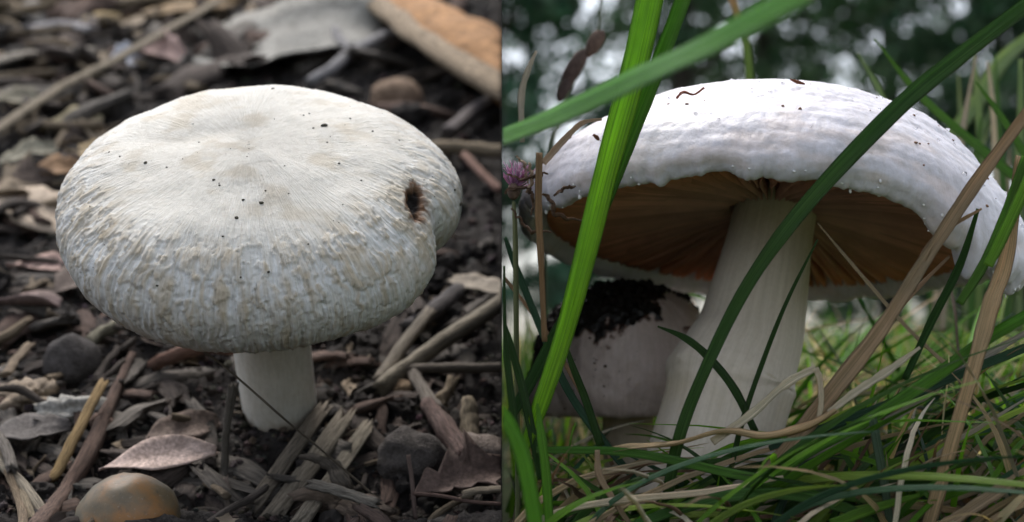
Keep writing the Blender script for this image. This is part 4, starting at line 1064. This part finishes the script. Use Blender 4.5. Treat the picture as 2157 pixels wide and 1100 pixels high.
G([(2020, 640), (2070, 560), (2110, 470), (2160, 330)], 0.245, [18, 22, 22, 18], MID, 'green blade rising past the right end of the cap')
G([(2080, 560), (2110, 500), (2175, 360)], 0.235, [22, 26, 26], (0.15, 0.30, 0.03), 'bright green blade at the right end of the cap')
G([(1600, 1035), (1690, 960), (1820, 890), (1960, 800), (2070, 720), (2180, 655)], 0.245, [22, 24, 26, 28, 26, 24], (0.10, 0.25, 0.025), 'long bright green blade rising through the right-hand tangle', fold=0.3)
G([(1130, 948), (1330, 955), (1550, 1000), (1750, 1040), (1900, 1062), (2145, 1092)], 0.238, [14, 20, 22, 22, 20, 6], (0.08, 0.2, 0.03), 'long level blade along the foot with a straw-coloured tip', tip=STRAW, fold=0.25)
G([(1620, 945), (1700, 915), (1850, 862), (2000, 798), (2180, 725)], 0.26, [12, 18, 22, 20, 18], TEAL, 'dull teal blade under the long bright green one', fold=0.3)
G([(1875, 1110), (1858, 1000), (1845, 930), (1836, 874)], 0.235, [16, 20, 20, 18], (0.11, 0.17, 0.11), 'stubby grey-green blade standing upright with cut tip', fold=0.25)
S([(1500, 932), (1560, 890), (1600, 858), (1632, 828), (1670, 800), (1718, 776)], 0.245, [16, 18, 15, 18, 14], WHITE, 'bleached straw pointing up across the stem to a sharp bend', fold=0.3)
S([(1716, 776), (1726, 800), (1729, 850), (1722, 890)], 0.245, [14, 13, 12, 8], WHITE, 'bleached straw hanging down from the sharp bend', fold=0.3)
S([(1262, 952), (1330, 944), (1420, 938), (1520, 912), (1610, 922), (1700, 898), (1760, 862)], 0.24, [10, 16, 20, 18, 22, 18, 10], STRAW, 'twisted straw lying level in front of both stems', twist=3.5, fold=0.4)
S([(1745, 870), (1800, 828), (1870, 782), (1938, 732)], 0.242, [14, 18, 18, 6], WHITE, 'bleached blade tip slanting up right of the stem', fold=0.3)
S([(1130, 1100), (1200, 1072), (1330, 1052), (1500, 1035), (1650, 1005)], 0.232, [14, 16, 16, 14, 8], WHITE, 'pale straw lying along the foot of the grass')
S([(1258, 948), (1262, 1000), (1290, 1050), (1330, 1110)], 0.236, [12, 15, 13, 10], (0.36, 0.26, 0.17), 'bent tan straw hanging below the twisted one')
S([(1147, 720), (1140, 560), (1134, 440), (1136, 322)], [0.255, 0.25], [12, 13, 15, 13], (0.28, 0.17, 0.085), 'upright brown stalk by the left rim of the cap', fold=0.5)
S([(1100, 300), (1098, 205), (1112, 150), (1130, 108)], 0.30, [10, 15, 13, 5], (0.6, 0.54, 0.45), 'bleached forked blade tip standing before the dark tree', fold=0.3)
S([(1145, 345), (1185, 300), (1225, 262), (1268, 252)], 0.275, [14, 14, 12, 5], (0.5, 0.36, 0.26), 'curled pinkish straw touching the left shoulder of the cap', fold=0.4)
G([(1130, 1120), (1105, 980), (1075, 900), (1040, 850)], 0.215, [34, 36, 32, 24], (0.12, 0.28, 0.03), 'thick bright blade bending leftward at the foot of the broad one', fold=0.25)
G([(1158, 1120), (1150, 1000), (1140, 920), (1132, 850)], 0.225, [20, 22, 20, 5], (0.13, 0.30, 0.03), 'short upright bright blade beside the thick bending one', fold=0.25)
G([(1064, 895), (1110, 820), (1165, 715), (1225, 600), (1262, 500)], 0.262, [22, 26, 26, 22, 14], (0.03, 0.085, 0.016), 'dark blade crossing under the broad bright one', fold=0.3)
G([(1140, 1010), (1118, 900), (1090, 780), (1045, 640)], 0.25, [16, 18, 18, 14], DARK, 'dark blade leaning left at the edge of the grass', fold=0.3)
G([(1265, 940), (1232, 840), (1205, 770), (1188, 715)], 0.27, [18, 18, 14, 5], (0.04, 0.095, 0.02), 'dark blade rising against the charred mushroom', fold=0.3)
G([(1345, 1020), (1270, 930), (1200, 830), (1150, 720), (1085, 560), (1064, 500)], 0.285, [14, 18, 18, 16, 14, 8], TEAL, 'long teal blade leaning left past the charred mushroom', fold=0.3)
S([(1290, 980), (1240, 860), (1150, 700), (1062, 585)], 0.29, [8, 10, 10, 8], STRAWD, 'thin brown straw leaning left past the charred mushroom')
G([(1995, 300), (2060, 210), (2110, 130), (2180, 70)], 0.44, [30, 36, 34, 26], PALE, 'wide pale blade arching out of focus at the far right')
G([(2060, 700), (2068, 420), (2060, 220), (2050, 110)], 0.43, [18, 20, 18, 6], PALE, 'upright pale blade out of focus behind the right rim')
S([(2105, 620), (2098, 380), (2090, 220), (2080, 130)], 0.40, [14, 14, 12, 5], WHITE, 'upright bleached straw behind the right rim')
G([(2160, 330), (2110, 250), (2055, 172)], 0.34, [18, 18, 4], MID, 'pointed green tip leaning left behind the right rim')
G([(2140, 620), (2148, 300), (2150, 125)], 0.41, [16, 18, 10], PALE, 'straight pale blade against the dark tree at the far right')
S([(1985, 1110), (2060, 1062), (2180, 985)], 0.225, [26, 28, 28], (0.42, 0.3, 0.19), 'short thick straw slanting at the foot of the upright tan one', fold=0.3)
G([(1750, 1105), (1830, 1075), (1945, 1040)], 0.22, [22, 24, 8], (0.16, 0.32, 0.04), 'blunt bright blade tip lying over the level blade', fold=0.25)
G([(1330, 1110), (1440, 1070), (1560, 1042), (1680, 1045), (1790, 1075), (1850, 1110)], 0.225, [20, 24, 26, 26, 22, 18], (0.07, 0.17, 0.04), 'arched blade bowing over the foot of the thick stem', fold=0.25)
S([(1530, 1030), (1700, 960), (1880, 880), (2010, 790), (2180, 690)], 0.262, [14, 18, 18, 16, 14], (0.40, 0.36, 0.30), 'long grey straw slanting parallel to the bright green blade', fold=0.3)
G([(1905, 800), (1960, 680), (2020, 560), (2060, 440)], 0.262, [14, 18, 18, 8], (0.035, 0.1, 0.02), 'dark blade rising between the two thick straws', fold=0.3)
S([(1700, 905), (1770, 800), (1850, 700), (1930, 610), (2000, 540)], 0.268, [8, 11, 12, 10, 6], (0.34, 0.22, 0.14), 'reddish straw just behind the thick leaning one')
G([(1060, 560), (1062, 700), (1080, 860), (1095, 1000)][::-1], 0.235, [14, 16, 14, 8], DARK, 'dark upright blade right at the edge of the bank', fold=0.3)

for i in range(12):
    x0 = random.uniform(1960, 2160); d_ = random.uniform(0.37, 0.48); dx = random.uniform(-50, 90); top = random.uniform(110, 360)
    dry_ = i % 4 == 0
    (S if dry_ else G)([(x0 - dx * 0.2, 700), (x0, 520), (x0 + dx * 0.4, (top + 520) / 2), (x0 + dx, top)], d_, [14, 18, 16, 4], (0.5, 0.43, 0.33) if dry_ else ((0.19, 0.27, 0.15), (0.10, 0.2, 0.06), (0.24, 0.3, 0.2))[i % 3],
        'tall blurred dry blade behind the right end of the cap' if dry_ else ('tall blurred pale green blade', 'tall blurred mid-green blade', 'tall blurred silvery blade')[i % 3] + ' behind the right end of the cap', group='tall blurred blades behind the right end of the cap')
# the knapweed-like flower and seed head at the left, curled scraps on the cap
def purple_flower():
    base = P(1082, 425, 0.262)
    t = thing('purple_flower', base, 'small purple thistle-like flower by the left rim of the cap', 'flower')
    u = K * 0.262
    v, f = lump_data(17 * u, 5, 3, (0.8, 0.8, 1.1), 0.12)
    link('flower_head', mesh_np('flower_head', v + np.array([0, 0, 22 * u]), None, M['litter'], tris=f), t, color=(0.12, 0.08, 0.06))
    rs = np.random.default_rng(2); V, Q, C, b = [], [], [], 0
    for i in range(70):
        a = rs.normal(0.25, 0.5); e = rs.uniform(-0.9, 0.9)
        d = np.array([math.sin(a), e * 0.6, math.cos(a)]); d /= np.linalg.norm(d)
        p0 = np.array([0, 0, 26 * u]) + d * 8 * u
        pth = catmull([p0, p0 + d * 24 * u, p0 + d * rs.uniform(34, 52) * u + rs.normal(size=3) * 6 * u], 7)
        vv, qq, _ = blade_data(pth, np.array([2.4, 2.2, 1.2]) * u, (0, -1, 0.2), 0.1, 0.0001)
        V.append(vv); Q.append(qq + b); b += len(vv); C.append(np.tile(np.array([0.42, 0.22, 0.44]) * rs.uniform(0.7, 1.4), (len(vv), 1)))
    me = mesh_np('florets', np.concatenate(V), np.concatenate(Q), M['blade'], uv=np.zeros((b, 2)), tint=np.concatenate(C))
    clip_side(me, 0.0003 - base.x, True)
    link('florets', me, t, kind='stuff')
    pth = catmull([np.zeros(3), np.array([4 * u, 0, -120 * u]), np.array([10 * u, 0.004, -(base.z + 0.004)])], 20)
    v, q, tr, uv = tube_data(pth, np.array([4, 5, 6]) * u, 8, seed=3, hint=(0, 1, 0))
    link('stalk', mesh_np('stalk', v, q, M['straw'], uv=uv, tint=np.array([0.13, 0.15, 0.06]), tris=tr), t)
purple_flower()
for i, (pix, w, lab) in enumerate([
        ([(1062, 410), (1085, 398), (1110, 400), (1122, 420), (1118, 455)], 9, 'brown curled sepal scrap below the purple flower'),
        ([(1075, 440), (1100, 470), (1120, 490), (1160, 490)], 7, 'dark drooping scrap under the left rim'),
        ([(1140, 405), (1160, 425), (1170, 455), (1225, 468)], 11, 'shrivelled dark petal stuck to the gills at the left rim'),
        ([(1168, 415), (1190, 400), (1212, 394)], 9, 'rusty scrap stuck beneath the left shoulder of the cap'),
        ([(1070, 370), (1100, 380), (1130, 372), (1155, 365)], 8, 'brown twiglet reaching from the flower to the cap'),
        ([(1085, 330), (1105, 350), (1112, 385)], 7, 'buff bract standing up beside the purple flower'),
        ([(1115, 345), (1118, 375), (1108, 405)], 8, 'pale bract hanging between flower and brown stalk')]):
    blade('shrivelled_scrap', pix, 0.2625, [w * 0.5, w, w * 1.2, w * 0.5], (0.11, 0.06, 0.035) if i < 5 else (0.4, 0.3, 0.22), lab, 'scrap', 'straw', fold=0.5, twist=2.0, jit=5)

def seed_head():
    D = 0.36; u = K * D
    base = np.array(P(1165, 480, D)); base[2] = 0.0; base[1] = 0.42
    base = Vector(base)
    t = thing('seed_head', base, 'dark brown grass seed head leaning before the bright sky gap', 'seed head')
    pts = [np.array(base), np.array(P(1150, 420, D)), np.array(P(1185, 235, D)), np.array(P(1222, 140, D)), np.array(P(1258, 70, D)), np.array(P(1268, -20, D))]
    path = catmull(pts, 50) - np.array(base)
    v, q, tr, uv = tube_data(path, np.array([5, 4, 4, 3, 3, 2]) * u, 8, seed=3, hint=(0, 1, 0))
    link('stalk', mesh_np('stalk', v, q, M['straw'], uv=uv, tint=np.array([0.10, 0.13, 0.07]), tris=tr), t)
    for (a, b, L, w, c_) in [(1252, 92, 46, 22, (0.085, 0.055, 0.04)), (1212, 142, 60, 24, (0.06, 0.04, 0.032)), (1192, 182, 44, 18, (0.05, 0.035, 0.03))]:
        v, f = lump_data(1, int(a), 3, (1, 0.8, 1), 0.12)
        v = v * np.array([w * u * 0.75, w * u * 0.6, L * u * 0.75])
        an = math.atan2(1250 - 1190, 190 - 90); R_ = np.array([[math.cos(an), 0, math.sin(an)], [0, 1, 0], [-math.sin(an), 0, math.cos(an)]])
        link('spikelet', mesh_np('spikelet', v @ R_.T + np.array(P(a, b, D)) - np.array(base), None, M['litter'], tris=f), t, color=c_)
seed_head()
blade('red_scrap', [(1425, 208), (1440, 196), (1462, 200), (1484, 186)], 0.262, [5, 7, 5, 6], (0.32, 0.1, 0.06), 'curled red-brown scrap lying high on the big cap', 'scrap', 'straw', fold=0.5, twist=2)
blade('red_scrap', [(1664, 168), (1680, 175), (1695, 178)], 0.266, [4, 9, 4], (0.3, 0.12, 0.07), 'rust scrap at the crest of the dome', 'scrap', 'straw', fold=0.5)
blade('brown_scrap', [(1249, 284), (1256, 290), (1262, 296)], 0.262, [5, 10, 5], (0.16, 0.06, 0.035), 'dark brown fleck on the left shoulder of the big cap', 'scrap', 'straw', fold=0.3)

# the rest of the sward
def sward_blade(rs, x, y, h, lean, az, seg, curve):
    d = np.array([math.cos(az), math.sin(az), 0])
    t = np.linspace(0, 1, seg)[:, None]
    horiz = lean * (t ** (1 + curve)) * h
    zz = h * (t - 0.38 * curve * lean * t ** 2.4)
    p = np.array([x, y, -0.004])[None] + d[None] * horiz + np.array([0, 0, 1])[None] * zz
    p = p + np.stack([0.02 * h * np.sin(t[:, 0] * 5 + rs.random() * 6), 0.02 * h * np.cos(t[:, 0] * 4), 0 * t[:, 0]], -1)
    return p
GREENS = [((0.045, 0.13, 0.016), 'dark green', 0.34), ((0.14, 0.34, 0.022), 'fresh green', 0.36), ((0.06, 0.16, 0.08), 'blue-green', 0.14), ((0.28, 0.42, 0.08), 'pale yellow-green', 0.16)]
DRYS = [((0.48, 0.36, 0.22), 'tan', 0.45), ((0.68, 0.60, 0.47), 'bleached', 0.35), ((0.22, 0.13, 0.08), 'brown', 0.2)]
def hidden_zone(path):
    """keep the sward from growing through the mushrooms or up in front of the caps"""
    px = path[:, 0] / path[:, 1] / K + SEAM; py = HOR - (path[:, 2] - CAM_Z) / path[:, 1] / K
    front = path[:, 1] < 0.33
    bad = front & (py < 880) & (px < 1790)
    bad |= front & (py < 700)
    cx_, cy_, cz_ = P(1622, 505, 0.312)
    dd = (path[:, 0] - cx_) ** 2 / 0.052 ** 2 + (path[:, 1] - cy_) ** 2 / 0.052 ** 2
    bad |= (dd < 1.1) & (path[:, 2] > cz_ - 0.014)
    sx, sy, _ = P(1520, 900, 0.306)
    bad |= (path[:, 0] - sx) ** 2 + (path[:, 1] - sy) ** 2 < 0.015 ** 2
    sx, sy, _ = P(1330, 850, 0.348)
    bad |= (path[:, 0] - sx) ** 2 + (path[:, 1] - sy) ** 2 < 0.021 ** 2
    bad |= path[:, 0] < 0.0003
    bad |= path[:, 1] < 0.2
    return bad.any()
rs = np.random.default_rng(77)
n_ind = 0; tries = 0
while n_ind < 470 and tries < 16000:
    tries += 1
    y = rs.uniform(0.245, 0.46) if n_ind < 260 else rs.uniform(0.243, 0.32)
    x = rs.uniform(0.0, 0.385 * y + 0.02)
    dry = rs.random() < (0.5 if y < 0.33 else 0.28)
    if y < 0.30: h = rs.uniform(0.012, 0.045)
    else: h = rs.uniform(0.025, 0.075)
    if x > 0.09 * y / 0.3: h *= 1.25
    lean = rs.uniform(0.4, 2.4) if y < 0.32 else rs.uniform(0.2, 1.5)
    az = rs.normal(0.35, 0.8) if rs.random() < 0.65 else rs.uniform(0, 6.28)
    p = sward_blade(rs, x, y, h, lean, az, 16, rs.uniform(0.3, 1.1))
    if hidden_zone(p): continue
    pal = DRYS if dry else GREENS
    k = rs.choice(len(pal), p=[q_[2] for q_ in pal])
    c, word, _ = pal[k]
    w = rs.uniform(0.0010, 0.0022) * (0.75 if dry else 1)
    if dry: p = p + np.cumsum(rs.normal(size=p.shape), 0) * 0.00018
    v, q, uv = blade_data(p, np.array([0.8, 1, 0.95, 0.75, 0.12]) * w, (math.sin(az) * 0.7, -0.7, 0.5), 0.22, 0.0002, rs.normal() * 0.8)
    cc = np.array(c) * rs.uniform(0.75, 1.3)
    loc = p[0]
    nm, gl = ('dry_straw', word + ' dry blade among many in the matted grass under the big cap') if dry else ('grass_blade', word + ' blade among many in the matted grass under the big cap')
    mp = p[len(p) // 2]; wh = nearest(GMARKS, mp[0] / mp[1] / K + SEAM, HOR - (mp[2] - CAM_Z) / mp[1] / K)
    gl = word + (' dry blade ' if dry else ' grass blade ') + 'in the matted grass ' + wh
    link(nm, mesh_np(nm, v - loc, q, M['straw' if dry else 'blade'], uv=uv, tint=cc), None, Vector(loc), gl, 'straw' if dry else 'grass', word + (' dry blades ' if dry else ' blades ') + wh)
    n_ind += 1

def sward_stuff(name, n, y0, y1, hrange, seg, label, dryp, wr, litter=False, power=1.0):
    V, Q, U_, C, b = [], [], [], [], 0
    i = 0; tr = 0
    us = np.array([-0.5, 0, 0.5])
    while i < n and tr < n * 4:
        tr += 1
        y = y0 + (y1 - y0) * rs.random() ** power; x = rs.uniform(0, 0.42 * y + 0.06)
        h = rs.uniform(*hrange); lean = rs.uniform(0.1, 1.6); az = rs.uniform(0, 6.28)
        if litter: h = rs.uniform(0.002, 0.01); lean = rs.uniform(3, 9)
        p = sward_blade(rs, x, y, h, lean, az, seg, rs.uniform(0.2, 1.0))
        if y < 0.6 and hidden_zone(p): continue
        if p[:, 0].min() < 0.0004: continue
        dry = rs.random() < dryp
        pal = DRYS if dry else GREENS
        c = np.array(pal[rs.choice(len(pal), p=[q_[2] for q_ in pal])][0]) * rs.uniform(0.7, 1.35)
        w = rs.uniform(*wr)
        T, S_, N_ = frames(p, (math.sin(az) * 0.6 + 0.1, -0.7, 0.5))
        ww = w * np.interp(np.linspace(0, 1, seg), [0, 0.5, 1], [0.8, 1, 0.06])
        v = p[:, None] + (ww[:, None] * us)[..., None] * S_[:, None] + (ww[:, None] * np.array([0.2, 0, 0.2])[None])[..., None] * N_[:, None]
        V.append(v.reshape(-1, 3)); Q.append(grid_quads(seg, 3, base=b)); b += seg * 3
        U_.append(np.stack([np.tile(us + 0.5, seg), np.linspace(0, h * 100, seg).repeat(3)], -1)); C.append(np.tile(c, (seg * 3, 1)))
        i += 1
    me = mesh_np(name, np.concatenate(V), np.concatenate(Q), M['blade'], uv=np.concatenate(U_), tint=np.concatenate(C))
    link(name, me, kind='stuff', label=label, cat='grass')
sward_stuff('matted_grass', 2600, 0.25, 0.75, (0.02, 0.06), 9, 'short green grass filling in under and behind the mushrooms', 0.3, (0.0009, 0.0019))
sward_stuff('dead_thatch', 2600, 0.24, 0.6, (0.004, 0.012), 7, 'dead grass thatch matted over the ground', 0.85, (0.0007, 0.0016), True)
sward_stuff('meadow_grass', 7000, 0.7, 3.2, (0.03, 0.075), 6, 'out of focus sunlit grass beyond the mushrooms', 0.2, (0.0018, 0.004), False, 1.4)
sward_stuff('far_grass', 6000, 3.0, 11.0, (0.05, 0.13), 5, 'far grass below the trees', 0.15, (0.008, 0.016), False, 1.2)
